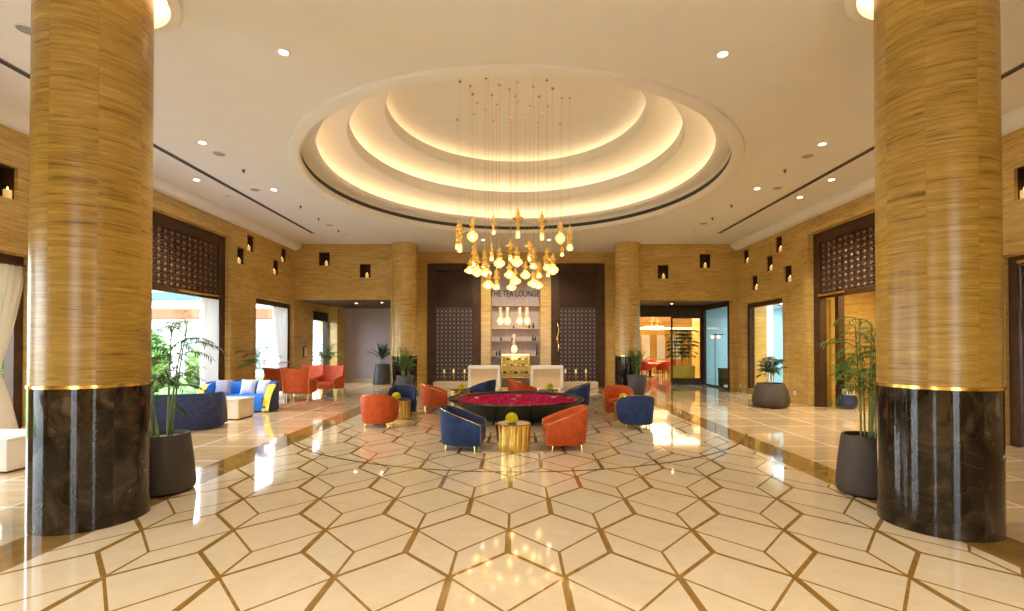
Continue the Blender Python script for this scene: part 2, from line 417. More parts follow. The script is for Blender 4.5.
# coffer: three lit tiers and a shallow dome
def arc(r0, z0, a, b, n=12): return [(r0+a*math.cos(PI/2*i/n), z0+b*math.sin(PI/2*i/n)) for i in range(n+1)]
prof = [(4.93,5.525),(4.92,5.475),(4.88,5.455),(4.73,5.455),(4.69,5.48),(4.69,5.58),(4.72,5.585),(4.72,5.70),(4.69,5.705),(4.69,5.80),(4.44,5.80),(4.40,5.82),(4.40,5.90),(4.46,5.90),(4.46,5.84),(4.85,5.84),(4.85,5.95)]
prof += arc(3.95,5.95,.90,.33)[1:]+[(3.80,6.28),(3.77,6.31),(3.77,6.57),(3.83,6.57),(3.83,6.50),(4.15,6.50),(4.15,6.60)]
prof += arc(3.20,6.60,.95,.35)[1:]+[(3.03,6.95),(3.0,6.98),(3.0,7.24),(3.06,7.24),(3.06,7.18),(3.35,7.18),(3.35,7.28)]
DA, DB = 3.35, .42
prof += arc(0,7.28,DA,DB,18)[1:]
def dome_z(r): return 7.28+DB*math.sqrt(max(0, 1-(r/DA)**2))
struct(MB().lathe(prof, 128, (0,YC,0), cap=False).build('ceiling_coffer', M['coffer'], smooth=28))
def ring(r0, r1, z0, z1, c=(0,YC,0), n=96): return MB().lathe([(r0,z0),(r1,z0),(r1,z1),(r0,z1),(r0,z0)], n, c, cap=False)
for (r, z, w) in ((4.66,5.845,'lowest and widest'), (4.0,6.505,'middle'), (3.22,7.185,'topmost and smallest')):
    tag(ring(r-.03, r+.03, z, z+.02).build('cove_light', M['cove2' if r < 3.5 else 'cove'], smooth=0), f'warm light strip hidden behind the lip of the {w} dome tier', 'light strip')
t = thing('ring_air_diffuser', 'thin dark circular air slot around the lower rim of the round ceiling recess', 'air vent', (0,YC,5.62))
ring(4.70, 4.715, -.03, .078, (0,0,0)).build('slot', M['slot'], t, smooth=0)
ring(4.688, 4.715, -.04, -.03, (0,0,0)).build('frame', M['coffer'], t, smooth=0)
for s, nm in ((-1, 'left'), (1, 'right')):
    t = thing('linear_air_diffuser', 'long dark linear air slot in the ceiling along the '+('garden window side' if s < 0 else 'side opposite the garden windows'), 'air vent', (s*6.9,0,ZC))
    MB().box(-.045,.045,-2.2,16.3,-.006,.004).build('slot', M['slot'], t, smooth=0)
    MB().box(-.06,-.045,-2.2,16.3,-.01,.004).box(.045,.06,-2.2,16.3,-.01,.004).build('frame', M['steel'], t, smooth=0)

# ---------------------------------------------------------------- columns
def column(label, x, y, near):
    t = thing('column', label, 'column', (x, y, 0), 0)
    MB().lathe([(.46,1.33),(.46,ZC)], 64, cap=False).build('shaft', M['travcol' if near else 'travfar'], t, smooth=60)
    MB().lathe([(.0,.0),(.465,0),(.465,1.31),(.0,1.31)], 64, cap=False).build('base', M['dmarble'], t, smooth=60)
    MB().lathe([(.455,1.305),(.472,1.305),(.472,1.335),(.455,1.335)], 64, cap=False).build('band', M['gold'], t, smooth=40)
    if near:
        r = MB().lathe([(.60,4.99+.26),(.69,4.99+.26),(.71,5.27),(.71,ZC),(.66,ZC),(.65,5.29),(.60,5.25)], 64, cap=False)
        c = r.build('capital_ring', M['coffer'], t, smooth=40)
        MB().lathe([(.50,5.50),(.62,5.50),(.62,5.515),(.50,5.515),(.50,5.50)], 64, cap=False).build('light_ring', M['cove'], c, smooth=0)
    return t
column('large round travertine column with dark marble foot, nearest the garden windows', -4.19, 4.76, 1)
column('large round travertine column with dark marble foot, opposite the garden window side', 4.035, 4.615, 1)
column('round stone column with black foot, far away beside the empty vestibule', -4.18, 18.0, 0)
column('round stone column with black foot, far away beside the restaurant entrance', 4.18, 18.0, 0)

# ---------------------------------------------------------------- openings in the side walls
def fret(w, h, cell=.215, d=.035, bar=.022):
    """carved screen in the local x-z plane, motif repeated in every cell"""
    mb = MB(); ro = MB(); nx, nz = max(1, round(w/cell)), max(1, round(h/(cell*.7))); cx, cz = w/nx, h/nz
    for i in range(nx+1): mb.box(i*cx-bar/2, i*cx+bar/2, 0, d, 0, h)
    for j in range(nz+1): mb.box(0, w, 0, d, j*cz-bar/2, j*cz+bar/2)
    for i in range(nx):
        for j in range(nz):
            x, z = i*cx, j*cz; a = .20
            fl = (i+j) % 2
            x0, x1, z0, z1 = x+cx*a, x+cx*(1-a), z+cz*a, z+cz*(1-a)
            mb.box(x0, x1, -.008, d*.9, z0, z0+bar).box(x0, x0+bar, -.008, d*.9, z0, z1).box(x1-bar, x1, -.008, d*.9, z0, z1).box(x0, x1, -.008, d*.9, z1-bar, z1)
            if fl: mb.box(x, x0, -.004, d*.9, (z0+z1)/2-bar/2, (z0+z1)/2+bar/2).box(x1, x+cx, -.004, d*.9, (z0+z1)/2-bar/2, (z0+z1)/2+bar/2)
            else: mb.box((x0+x1)/2-bar/2, (x0+x1)/2+bar/2, -.004, d*.9, z, z0).box((x0+x1)/2-bar/2, (x0+x1)/2+bar/2, -.004, d*.9, z1, z+cz)
            ro.add([(x+cx*.5+cx*.26*q, -.004, z+cz*.5) for q in (-1,1)]+[(x+cx*.5, -.004, z+cz*.5+cz*.3*q) for q in (-1,1)]+[(x+cx*.5, -.03, z+cz*.5)], [(0,2,4),(2,1,4),(1,3,4),(3,0,4),(0,3,1,2)])
    return mb, ro
def opening(n, s, w, jw, lattice=None, door=False, pane=True, goldbar=None):
    y0, y1, z0, z1 = w
    r = sroot(f'window_{n}' if not door else f'door_{n}', None, (s*WX, 0, 0))
    X = lambda a, b: sorted((s*a, s*b))
    fr = MB()
    for (a, b) in ((y0, y0+jw), (y1-jw, y1)): fr.box(*X(.06,.24), a, b, z0, z1)
    fr.box(*X(.06,.24), y0+jw, y1-jw, z1-jw, z1)
    if lattice: fr.box(*X(.08,.24), y0+jw, y1-jw, lattice-.12, lattice)
    fr.build('frame', M['brown'], r, smooth=0, bevel=.006)
    top = (lattice-.12) if lattice else z1-jw
    if lattice:
        L, ro = fret(y1-y0-2*jw, z1-jw-lattice); L = L.build('lattice', M['lattice'], r, smooth=0); ro.build('rosettes', M['rosette'], L, smooth=0)
        L.rotation_euler = (0,0,PI/2 if s < 0 else -PI/2)
        L.location = (s*.10, y0+jw if s < 0 else y1-jw, lattice)
        MB().box(*X(.17,.21), y0+jw, y1-jw, lattice, z1-jw).build('lattice_backing', M['latback'], r, smooth=0)
    if goldbar: MB().box(*X(.02,.08), goldbar[0], goldbar[1], lattice-.07, lattice-.01).build('blind_rail', M['gold'], r, smooth=0, bevel=.008)
    if pane:
        MB().box(*X(.145,.157), y0+jw, y1-jw, z0, top).build('glass', M['glass'], r, smooth=0)
        m = MB(); k = 3 if lattice else 2
        for i in range(1, k):
            break
            yy = y0+jw+(y1-y0-2*jw)*i/k; m.box(*X(.13,.17), yy-.025, yy+.025, z0, top)
        if m.v: m.build('mullion', M['brown'], r, smooth=0)
    # stone architrave
    a = MB(); g = .02; aw = .21
    a.box(*X(-.085,.02), y0-g-aw, y0-g, 0, z1+g+aw).box(*X(-.085,.02), y1+g, y1+g+aw, 0, z1+g+aw).box(*X(-.085,.02), y0-g, y1+g, z1+g, z1+g+aw)
    a.build('surround', M['trav'], r, smooth=0, bevel=.008)
    return r
opening(1, -1, NEAR2, .15); opening(2, -1, NEAR, .15); opening(3, -1, BIG, .29, 3.12, goldbar=(11.9,13.5)); opening(4, -1, W2, .15)
opening(5, 1, BIGR, .29, 3.12, goldbar=(12.2,13.3)); opening(6, 1, W2R, .15)
dr = opening(1, 1, NEAR, .15, door=True, pane=False)
for k in range(2):
    y0 = 5.46+k*1.28
    lf = MB().box(.10,.16, y0, y0+1.26, 0.01, 3.04).build('door_leaf', M['brown'], dr, smooth=0, bevel=.006)
    MB().box(.085,.10, y0+.15, y0+1.11, .25, 1.35).box(.085,.10, y0+.15, y0+1.11, 1.5, 2.85).build('panel', M['brown'], lf, smooth=0, bevel=.01)
    MB().tube([(.04, 6.72+(-.08 if k == 0 else .08), .9), (.04, 6.72+(-.08 if k == 0 else .08), 1.5)], .014, 8).build('handle', M['brass'], lf)
MB().box(.02,.08,6.6,8.0,3.06,3.12).build('blind_rail', M['gold'], dr, smooth=0, bevel=.008)
# glazed entrance doors behind the viewer
for sx in (-3, 3):
    r = sroot('door_2' if sx < 0 else 'door_6', None, (sx, YB-.15, 0)); fr = MB()
    for x in (-.68, 0, .68): fr.box(x-.03, x+.03, -.05, .05, 0, 4.3)
    fr.box(-.7,.7,-.05,.05,4.22,4.3).box(-.7,.7,-.05,.05,2.4,2.46).build('frame', M['brown'], r, smooth=0)
    MB().box(-.66,.66,-.006,.006,0.0,4.23).build('glass', M['glass'], r, smooth=0)

# ---------------------------------------------------------------- dark lattice doors in the back wall
def lattice_door(n, x0, x1, handle):
    r = sroot(f'door_{n}', None, (0, YM, 0)); jw = .34; z1 = 5.05
    MB().box(x0, x0+jw, -.05, .12, 0, z1).box(x1-jw, x1, -.05, .12, 0, z1).box(x0+jw, x1-jw, -.05, .12, z1-.30, z1).build('frame', M['brown'], r, smooth=0, bevel=.01)
    w = x1-x0-2*jw; nx = 9; c = w/nx; nz = int((z1-.30)/c)
    mb = MB()
    for i in range(nx+1): mb.box(x0+jw+i*c-.016, x0+jw+i*c+.016, 0, .03, 0, z1-.3)
    for j in range(nz+1): mb.box(x0+jw, x1-jw, 0, .03, j*c-.016, j*c+.016)
    for i in range(nx):
        for j in range(nz):
            cx_, cz_ = x0+jw+(i+.5)*c, (j+.5)*c
            o_ = [(cx_+math.cos(PI/4*k+PI/8)*c*.44, cz_+math.sin(PI/4*k+PI/8)*c*.44) for k in range(8)]
            i_ = [(cx_+math.cos(PI/4*k+PI/8)*c*.31, cz_+math.sin(PI/4*k+PI/8)*c*.31) for k in range(8)]
            mb.strip([[(a, .002, b) for a, b in i_], [(a, .002, b) for a, b in o_], [(a, .028, b) for a, b in o_], [(a, .028, b) for a, b in i_], [(a, .002, b) for a, b in i_]], closed=True)
    mb.build('lattice', M['bronze'], r, smooth=0)
    zs = 3.25
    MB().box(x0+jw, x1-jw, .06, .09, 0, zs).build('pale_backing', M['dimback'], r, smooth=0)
    MB().box(x0+jw, x1-jw, .05, .09, zs, z1-.3).build('dark_backing', M['brown'], r, smooth=0)
    if handle:
        hx = x0+jw-.06; h = MB()
        h.box(hx-.07, hx+.07, -.085, -.05, 1.35, 2.75).build('handle_plate', M['black'], r, smooth=0, bevel=.01)
        h2 = MB(); h2.tube([(hx+.03*math.sin(i*.9), -.12, 1.45+i*.1) for i in range(13)], [.012,.03,.05,.03,.04,.06,.05,.035,.05,.035,.025,.03,.012], 10)
        h2.box(hx-.01,hx+.01,-.13,-.08,1.5,1.53).box(hx-.01,hx+.01,-.13,-.08,2.55,2.58).build('handle', M['gold'], r)
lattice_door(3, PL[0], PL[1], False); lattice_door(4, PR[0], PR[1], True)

# shelf recess of the tea lounge
YR = 20.0
struct(MB().box(-1.1, 1.1, YR, YR+.1, 0, 5.3).build('wall_recess_back', M['lilacp'], smooth=0))
struct(MB().box(-1.1,-1.03,YM+.34,YR+.02,0,5.3).box(.99,1.07,YM+.34,YR+.02,0,5.3).box(-1.1,1.1,YM+.34,YR+.02,5.06,5.3).build('trim_3', M['trav'], smooth=0))

# vestibule at left
S = MB().box(-WX-.4, -4.0, YF+.3, 22.5, 3.43, 3.55); struct(S.build('ceiling_vestibule_left', M['bronze'], smooth=0))
struct(MB().box(-WX-.4, -4.0, 22.4, 22.6, 0, 3.6).build('wall_vestibule_left', M['lilac'], smooth=0))
struct(MB().box(-WX, -4.1, 22.36, 22.4, 0, .16).build('baseboard_vestibule', M['cream'], smooth=0))
struct(MB().box(-4.2, -4.0, YF+.3, 22.5, 0, 3.6).build('wall_vestibule_side', M['trav'], smooth=0))
struct(MB().box(-WX-.02, -7.95, 21.35, 22.36, 0, 3.43).build('wall_pier', M['trav'], smooth=0))
r = sroot('door_5', None, (-WX,0,0))
MB().box(-.2,-.02,19.68,19.74,0,3.1).box(-.2,-.02,21.16,21.22,0,3.1).box(-.2,.02,19.7,21.2,2.75,3.12).build('frame', M['black'], r, smooth=0)
MB().box(-.12,-.11,19.72,21.2,0.0,2.75).build('glass', M['glass'], r, smooth=0)
for yy in (20.38, 20.52):
    MB().tube([(.06,yy,.5),(.06,yy,2.2)], .022, 8).box(-.11,.06,yy-.012,yy+.012,.7,.724).box(-.11,.06,yy-.012,yy+.012,2.0,2.024).build('pull_handle', M['steel'], r)

# vestibule and rooms at right
struct(MB().box(4.0, 12.9, YF+.3, 21.0, 3.4, 3.55).build('ceiling_vestibule_right', M['bronze'], smooth=0))
struct(MB().box(4.0, 6.79, 20.85, 21.0, 2.95, 3.42).box(6.79, 8.22, 20.85, 21.0, 2.95, 3.42).build('trim_4', M['bronze'], smooth=0))
struct(MB().box(4.0, 4.2, YF+.3, 21.0, 0, 3.5).build('wall_vestibule_right', M['trav'], smooth=0))
r = sroot('window_7', None, (8.17, 0, 0))
MB().box(-.04,.06,18.38,18.46,0,3.4).box(-.04,.06,20.75,20.9,0,3.4).box(-.04,.06,18.46,20.75,3.22,3.4).box(-.04,.06,18.46,20.75,0,.06).build('frame', M['bronze'], r, smooth=0)
MB().box(0,.012,18.46,20.75,.06,3.22).build('glass', M['blueglass'], r, smooth=0)
r = sroot('window_8', None, (0, 20.92, 0))
MB().box(6.76,6.82,-.04,.04,0,2.95).box(8.02,8.15,-.04,.04,0,2.95).box(6.82,8.02,-.04,.04,2.88,2.95).box(6.82,8.02,-.05,.05,0,.28).build('frame', M['bronze'], r, smooth=0)
MB().box(6.82,8.02,-.006,.006,.28,2.88).build('glass', M['glass'], r, smooth=0)
# restaurant shell
struct(MB().box(2.0, 13, 33.5, 33.7, 0, 3.6).build('wall_restaurant_back', M['trav'], smooth=0))
struct(MB().box(2.0, 2.2, 21.0, 33.6, 0, 3.6).box(12.8, 13.0, 21.0, 33.6, 0, 3.6).build('wall_restaurant_sides', M['trav'], smooth=0))
M['warmceil'] = plain('warm_ceiling', (.80,.62,.34), .7, var=.03)
struct(MB().box(2.0, 13, 21.0, 33.6, 3.35, 3.5).build('ceiling_restaurant', M['warmceil'], smooth=0))
struct(MB().box(9.9, 10.0, 21.0, 27.0, 0, 3.4).build('wall_restaurant_divider', M['trav'], smooth=0))
# corridor and alcove beyond the right wall
M['palewall'] = plain('pale_blue_wall', (.50,.62,.66), .7, var=.03)
struct(MB().box(12.7,12.9,8.0,21.0,0,3.5).build('wall_corridor_outer', M['palewall'], smooth=0))
struct(MB().box(8.7,12.9,14.15,14.3,0,3.5).build('wall_corridor_end', M['trav'], smooth=0))
struct(MB().box(8.6,12.8,8.3,20.85,3.4,3.5).build('ceiling_corridor', M['ceil'], smooth=0))
struct(MB().box(8.2,12.9,20.9,21.0,0,3.5).build('wall_corridor_far', M['palewall'], smooth=0))
struct(MB().box(10.6,10.8,8.3,14.15,0,3.45).build('wall_alcove', M['trav'], smooth=0))
struct(MB().box(8.7,10.8,8.2,8.35,0,3.45).build('wall_alcove_near', M['trav'], smooth=0))
M['goldstone'] = plain('golden_onyx', (.78,.50,.06), .3, var=.1)
struct(MB().box(8.75,8.95,13.62,13.78,0,3.0).build('trim_5', M['goldstone'], smooth=0))
struct(MB().box(8.96,9.13,13.33,13.48,0,3.4).build('trim_6', M['brown'], smooth=0))
struct(MB().box(8.72,9.33,17.85,18.05,0,3.4).build('wall_corridor_stub', M['trav'], smooth=0))
struct(MB().box(9.62,9.88,18.45,18.7,0,3.4).build('trim_7', M['whitem'], smooth=0))
r = sroot('window_9', None, (0,0,0))
MB().box(9.88,12.7,18.56,18.6,0.05,3.3).build('glass', M['blueglass'], r, smooth=0)
MB().box(9.88,12.7,18.54,18.62,3.3,3.4).box(10.6,10.63,18.54,18.62,0,3.3).build('frame', M['steel'], r, smooth=0)
# ================================================================ furniture
def upath(W, D, fr, p=.8, na=18, ns=7):
    """U-shaped plan, open towards +y: list of (x, y)"""
    yb = fr-.45*D*.9
    L = [(-W/2, fr+(yb-fr)*i/ns) for i in range(ns)]
    A = []
    for i in range(na+1):
        t = PI*i/na; c, s = math.cos(t), math.sin(t)
        A.append((-W/2*math.copysign(abs(c)**p, c), yb-(yb+D-fr)*abs(s)**p))
    return L+A+[(-x, y) for x, y in reversed(L)]
def normals(P):
    out = []
    for i in range(len(P)):
        a, b = P[max(i-1,0)], P[min(i+1,len(P)-1)]
        t = Vector((b[0]-a[0], b[1]-a[1])).normalized(); out.append((-t.y, t.x))     # points inwards
    return out
def ushell(P, zb, hf, o0, o1, taper=0.0, zbi=None, rnd=.02):
    """wall standing on the U path between inward offsets o0 and o1; hf(y) gives its top"""
    Nn = normals(P); rows = []
    for (x, y), (nx, ny) in zip(P, Nn):
        h = hf(y); z0 = zb; zi = zbi if zbi is not None else zb
        def q(o, z):
            k = taper*(1-(z-zb)/max(.01, h-zb)); return (x+nx*(o+k), y+ny*(o+k), z)
        m = (z0+h)/2
        rows.append([q(o0+rnd*.6, z0), q(o0, z0+rnd), q(o0, m), q(o0, h-rnd), q(o0+rnd*.5, h-rnd*.2), q((o0+o1)/2, h+rnd*.35), q(o1-rnd*.5, h-rnd*.2), q(o1, h-rnd), q(o1, (zi+h)/2), q(o1, zi)])
    mb = MB().strip(rows, closed=True); n = len(rows[0])
    mb.add(rows[0], [tuple(range(n))]); mb.add(rows[-1], [tuple(reversed(range(n)))])
    return mb
def slab(P, z0, z1, off, r=.03, crown=.0):
    """closed cushion filling the plan P (offset inwards)"""
    Nn = normals(P); Q = [(x+nx*off, y+ny*off) for (x, y), (nx, ny) in zip(P, Nn)]
    cx = sum(p[0] for p in Q)/len(Q); cy = sum(p[1] for p in Q)/len(Q)
    def ringp(k, z): return [(cx+(x-cx)*k, cy+(y-cy)*k, z) for x, y in Q]
    W = max(p[0] for p in Q)-min(p[0] for p in Q); k1 = 1-2*r/W
    rows = [ringp(k1, z0), ringp(1, z0+r), ringp(1, z1-r), ringp(1-.6*r/W, z1-r*.3), ringp(k1, z1), ringp(.6, z1+crown*.7), ringp(.25, z1+crown), ringp(.02, z1+crown)]
    mb = MB().strip(rows, closed=True); n = len(Q); mb.add(rows[0], [tuple(range(n))]); mb.add(rows[-1], [tuple(range(n))])
    return mb

TW, TD, TH = .75, .72, .69
def tub_chair(label, outer, inner, loc, rz, group):
    t = thing('tub_chair', label, 'armchair', loc, rz, group)
    P = upath(TW, TD, .35); hf = lambda y: .42+(TH-.42)*(min(1, max(0, (.35-y)/TD)))**.9
    ushell(P, .09, hf, 0, .045, .04).build('shell', outer, t, smooth=50)
    ushell(P, .20, lambda y: hf(y)-.012, .045, .10, .05).build('inner_back', inner, t, smooth=50)
    s = slab(P, .24, .37, .10, .045, .02).build('seat_cushion', inner, t, smooth=50)
    slab(P, .085, .245, .055, .01).build('seat_base', outer, t, smooth=50)
    Nn = normals(P); pl = [(x+nx*.016, y+ny*.016, hf(y)+.004) for (x, y), (nx, ny) in zip(P, Nn)]
    e0 = [(P[0][0]+.05, P[0][1]+.004, .10), (P[0][0]+.03, P[0][1]+.006, .35)]
    e1 = [(-x, y, z) for x, y, z in reversed(e0)]
    MB().tube(e0+pl+e1, .0055, 6).build('piping', M['brass'], t)
    for (x, y) in ((-.25,.24),(.25,.24),(-.22,-.22),(.22,-.22)):
        MB().tube([(x*1.06, y*1.06, 0), (x, y, .10)], [.011, .019], 10).build('leg', M['gold'], t)
    return t
R = math.radians
G_T = 'tub chairs around the petal bowl'
B, O = (M['blue'], M['blueseat']), (M['orange'], M['orange'])
tubs = [
 ('orange tub chair seen from the back, on the garden window side of the bowl', O, (-2.92,10.22), 4),
 ('blue tub chair left of the bowl, turned to show its open front', B, (-2.82,11.98), 190),
 ('orange tub chair in side view beyond the left end of the petal bowl', O, (-2.20,12.95), -82),
 ('blue velvet tub chair behind the petal bowl, in front of the left white counter', B, (-.98,14.3), 62),
 ('orange tub chair behind the petal bowl, before the glass cake display case', O, (.14,14.35), -62),
 ('blue tub chair in side view beyond the right end of the petal bowl', B, (1.66,13.1), 78),
 ('orange tub chair right of the bowl, turned to show its open front', O, (2.52,11.85), 172),
 ('blue velvet tub chair seen from the back, on the right of the petal bowl', B, (2.51,10.05), -4),
 ('blue velvet tub chair in the front pair, left of the gold drum table', B, (-.90,8.02), -93),
 ('orange velvet tub chair in the front pair, right of the gold drum table', O, (.83,8.04), 92)]
first = {}
for lab, mats, (x, y), rz in tubs:
    k = mats[0].name
    if k not in first: first[k] = tub_chair(lab, mats[0], mats[1], (x,y,0), R(rz), G_T)
    else: dup(first[k], (x,y,0), R(rz), lab)

# gold drum tables with a yellow flower ball
def drum_table(label, loc, r=.275, h=.44):
    t = thing('drum_table', label, 'side table', (*loc, 0), random.random()*6, 'gold drum tables')
    def wob(a, z): return 1-.085*(1-abs(math.sin(8.5*a+.25*math.sin(3*a+5*z))))**2.5+.025*math.sin(5*a+3*z)
    prof = [(r*.93,0),(r*.95,.02),(r*.97,h*.3),(r*.99,h*.6),(r*1.04,h-.03),(r*1.05,h-.012)]
    MB().lathe(prof, 168, wob=wob).build('fluted_body', M['gold'], t, smooth=70)
    MB().lathe([(r*.9,h-.03),(r*1.0,h-.014),(r*1.0,h-.004),(r*.985,h),(.01,h)], 64).build('top', M['brown2'], t, smooth=40)
    return t
M['brown2'] = plain('bronze_mirror_top', (.28,.20,.15), .12, .6)
def flower_ball(label, loc):
    t = thing('flower_arrangement', label, 'flowers', loc, 0, 'yellow flower balls on the drum tables')
    MB().lathe([(.0,0),(.05,0),(.062,.02),(.066,.05),(.06,.05),(.0,.045)], 20).build('bowl', M['goldsatin'], t)
    mb = MB(); R_ = .088; c = Vector((0,0,.065))
    n = 150
    for i in range(n):
        zz = 1-1.35*(i+.5)/n; a = i*2.39996; rr = math.sqrt(max(0, 1-zz*zz)); d = Vector((rr*math.cos(a), rr*math.sin(a), zz))
        e1 = d.orthogonal().normalized(); e2 = d.cross(e1)
        for q in range(4):
            b = a+q*PI/2; dd = e1*math.cos(b)+e2*math.sin(b); ss = d.cross(dd)
            p0 = c+d*R_*.85; p1 = c+d*R_*1.12+dd*.022
            mb.add([p0-ss*.004, p0+ss*.004, p1+ss*.008, p1+d*.004, p1-ss*.008], [(0,1,2,3,4)])
    mb.ball(c, R_*.9, 16, 10)
    mb.build('blooms', M['flower'], t, smooth=0)
    return t
dt = [((-.04,7.84),'front gold drum table between the blue and orange chairs nearest the viewer'),
      ((-2.74,11.2),'gold drum table half hidden by the orange chair on the left of the bowl'),
      ((2.52,11.03),'gold drum table half hidden by the blue chair on the right of the bowl'),
      ((-1.60,13.75),'gold drum table behind the petal bowl, in front of the left white counter'),
      ((.94,13.86),'gold drum table behind the petal bowl, in front of the right white counter')]
ft = ff = None
for k, ((x, y), lab) in enumerate(dt):
    fl = ['ball of yellow flowers on the drum table nearest the viewer', 'ball of yellow flowers beside the orange chair left of the bowl', 'ball of yellow flowers beside the blue chair right of the bowl', 'ball of yellow flowers behind the bowl, before the left white counter', 'ball of yellow flowers behind the bowl, before the right white counter'][k]
    if k == 0: ft = drum_table(lab, (x, y)); ff = flower_ball(fl, (x-.03, y-.02, .441))
    else: dup(ft, (x,y,0), k*1.3, lab); dup(ff, (x+(.03 if k > 2 else -.05), y, .441), k*.7, fl)

# petal bowl
t = thing('petal_bowl', 'wide shallow black bowl on the floor, filled with red rose petals', 'bowl', (0,11.4,0))
MB().lathe([(.92,0),(.96,.03),(1.06,.12),(1.35,.30),(1.56,.42),(1.60,.45),(1.60,.47),(1.56,.475),(1.48,.44),(1.30,.36),(.0,.35)], 96).build('dish', M['bowl'], t, smooth=50)
pm = MB(); random.seed(3)
for i in range(5200):
    r = 1.44*math.sqrt(random.random()); a = random.random()*2*PI
    c = Vector((r*math.cos(a), r*math.sin(a), .385+.02*random.random()+.03*(1-(r/1.44)**2)))
    E = Euler((random.uniform(-.7,.7), random.uniform(-.7,.7), random.random()*6.3)).to_matrix(); s = random.uniform(.025,.042)
    pm.add([c+E@Vector(v)*s for v in ((0,-1,.1),(.75,-.3,.25),(.7,.6,.3),(0,1,.15),(-.7,.6,.3),(-.75,-.3,.25),(0,0,-.15))], [(0,1,6),(1,2,6),(2,3,6),(3,4,6),(4,5,6),(5,0,6)])
pm.lathe([(1.46,.37),(.9,.385),(.01,.40)], 48, cap=False)
pt = pm.build('rose_petals', M['petal'], None, smooth=0, loc=(0,11.4,0))
tag(pt, 'bed of crimson rose petals filling the wide black bowl', 'rose petals', kind='stuff')
for k, (x, y, lab) in enumerate([(.07,11.95,'white floating candle in the petals, the farthest from the viewer'), (-.06,11.25,'white floating candle near the middle of the petal bowl'), (-.95,11.6,'white floating candle towards the left end of the petal bowl'), (.92,11.75,'white floating candle towards the right end of the petal bowl')]):
    c = thing('floating_candle', lab, 'candle', (x,y,.425), 0, 'floating candles')
    MB().lathe([(0,0),(.045,0),(.06,.025),(.055,.028),(.045,.018),(0,.018)], 16).build('cup', M['whitem'], c)
    MB().tube([(0,0,.018),(0,0,.035)], .003, 6).build('wick', M['black'], c)

# ---------------------------------------------------------------- lounge by the garden windows
def sofa(label, loc, rz):
    t = thing('curved_sofa', label, 'sofa', (*loc,0), rz, 'curved sofas by the garden windows')
    W, D, fr = 1.9, .92, .46; P = upath(W, D, fr, .62, 26, 12)
    def hf(y):
        k = min(1, max(0, (fr-y)/.62)); return .08+.66*(1-(1-k)**2.2)**.7
    ushell(P, .03, hf, 0, .07, .02, rnd=.015).build('shell', M['navy'], t, smooth=50)
    ushell(P, .10, lambda y: max(.14, hf(y)-.02), .07, .17, 0, rnd=.015).build('inner_back', M['cobalt'], t, smooth=50)
    slab(P, .04, .40, .16, .04, .01).build('seat', M['cobalt'], t, smooth=50)
    Nn = normals(P)
    for side in (0, 1):
        rows = []
        idx = range(0, 13) if side == 0 else range(len(P)-1, len(P)-14, -1)
        for i in idx:
            (x, y), (nx, ny) = P[i], Nn[i]; h = hf(y)
            rows.append([(x-nx*.012, y-ny*.012, h-.05), (x-nx*.012, y-ny*.012, h+.012), (x+nx*.16, y+ny*.16, h+.012), (x+nx*.16, y+ny*.16, h-.05)])
        (x, y), (nx, ny) = P[idx[0]], Nn[idx[0]]
        rows.insert(0, [(x-nx*.012, y+.012, .02), (x-nx*.012, y+.02, .06), (x+nx*.16, y+.02, .06), (x+nx*.16, y+.012, .02)])
        MB().strip(rows, closed=True).build('arm_edge', M['yellow'], t, smooth=50)
    return t
sofa('curved blue sofa with yellow arm edges and three cushions, facing the viewer', (-7.22,12.62), PI)
# the second one is seen from its back
sf = [o for o in C.objects if o.name == 'curved_sofa'][0]
dup(sf, (-7.02,9.75,0), R(24), 'curved navy sofa seen from its rounded back, near the tall lattice window')
for k, (x, y, mt, rz, lab) in enumerate([(-7.72,12.68,'grey',.1,'grey square cushion on the blue sofa, nearest the garden windows'), (-7.12,12.78,'white',-.05,'pale square cushion in the middle of the blue sofa'), (-6.66,12.66,'white',-.4,'pale square cushion on the blue sofa beside its right yellow arm')]):
    p = MB().pillow((0,0,.19), .42, .40, .15, 0, -.25).build('cushion', M[mt], None, smooth=60, loc=(x,y,.415)); p.rotation_euler = (0,0,rz)
    tag(p, lab, 'cushion', 'cushions on the blue sofa')
def block_table(label, x0, x1, y0, y1, h, mat):
    t = thing('block_table', label, 'coffee table', ((x0+x1)/2, (y0+y1)/2, 0)); w, d = (x1-x0)/2, (y1-y0)/2
    MB().box(-w+.03,w-.03,-d+.03,d-.03,0,.03).build('plinth', M['brown'], t, smooth=0)
    MB().box(-w,w,-d,d,.025,h-.035).build('body', mat, t, smooth=0, bevel=.012)
    MB().box(-w-.006,w+.006,-d-.006,d+.006,h-.035,h).build('top', mat, t, smooth=0, bevel=.008)
    return t
block_table('cream stone block table between the navy sofa and the blue sofa', -7.5, -6.32, 10.95, 11.6, .47, M['cream'])
block_table('white block coffee table beside the foot of the column nearest the garden windows', -7.9, -6.75, 6.38, 7.15, .46, M['whitem'])
po = thing('round_pouf', 'low red round pouf behind the white block table', 'pouf', (-7.56,7.78,0))
MB().lathe([(.30,.04),(.36,.07),(.38,.2),(.36,.36),(.30,.41),(.15,.425),(0,.425)], 32).build('cushion', M['coral'], po, smooth=60)
MB().lathe([(0,0),(.30,0),(.30,.04),(0,.04)], 32).build('base', M['brass'], po)

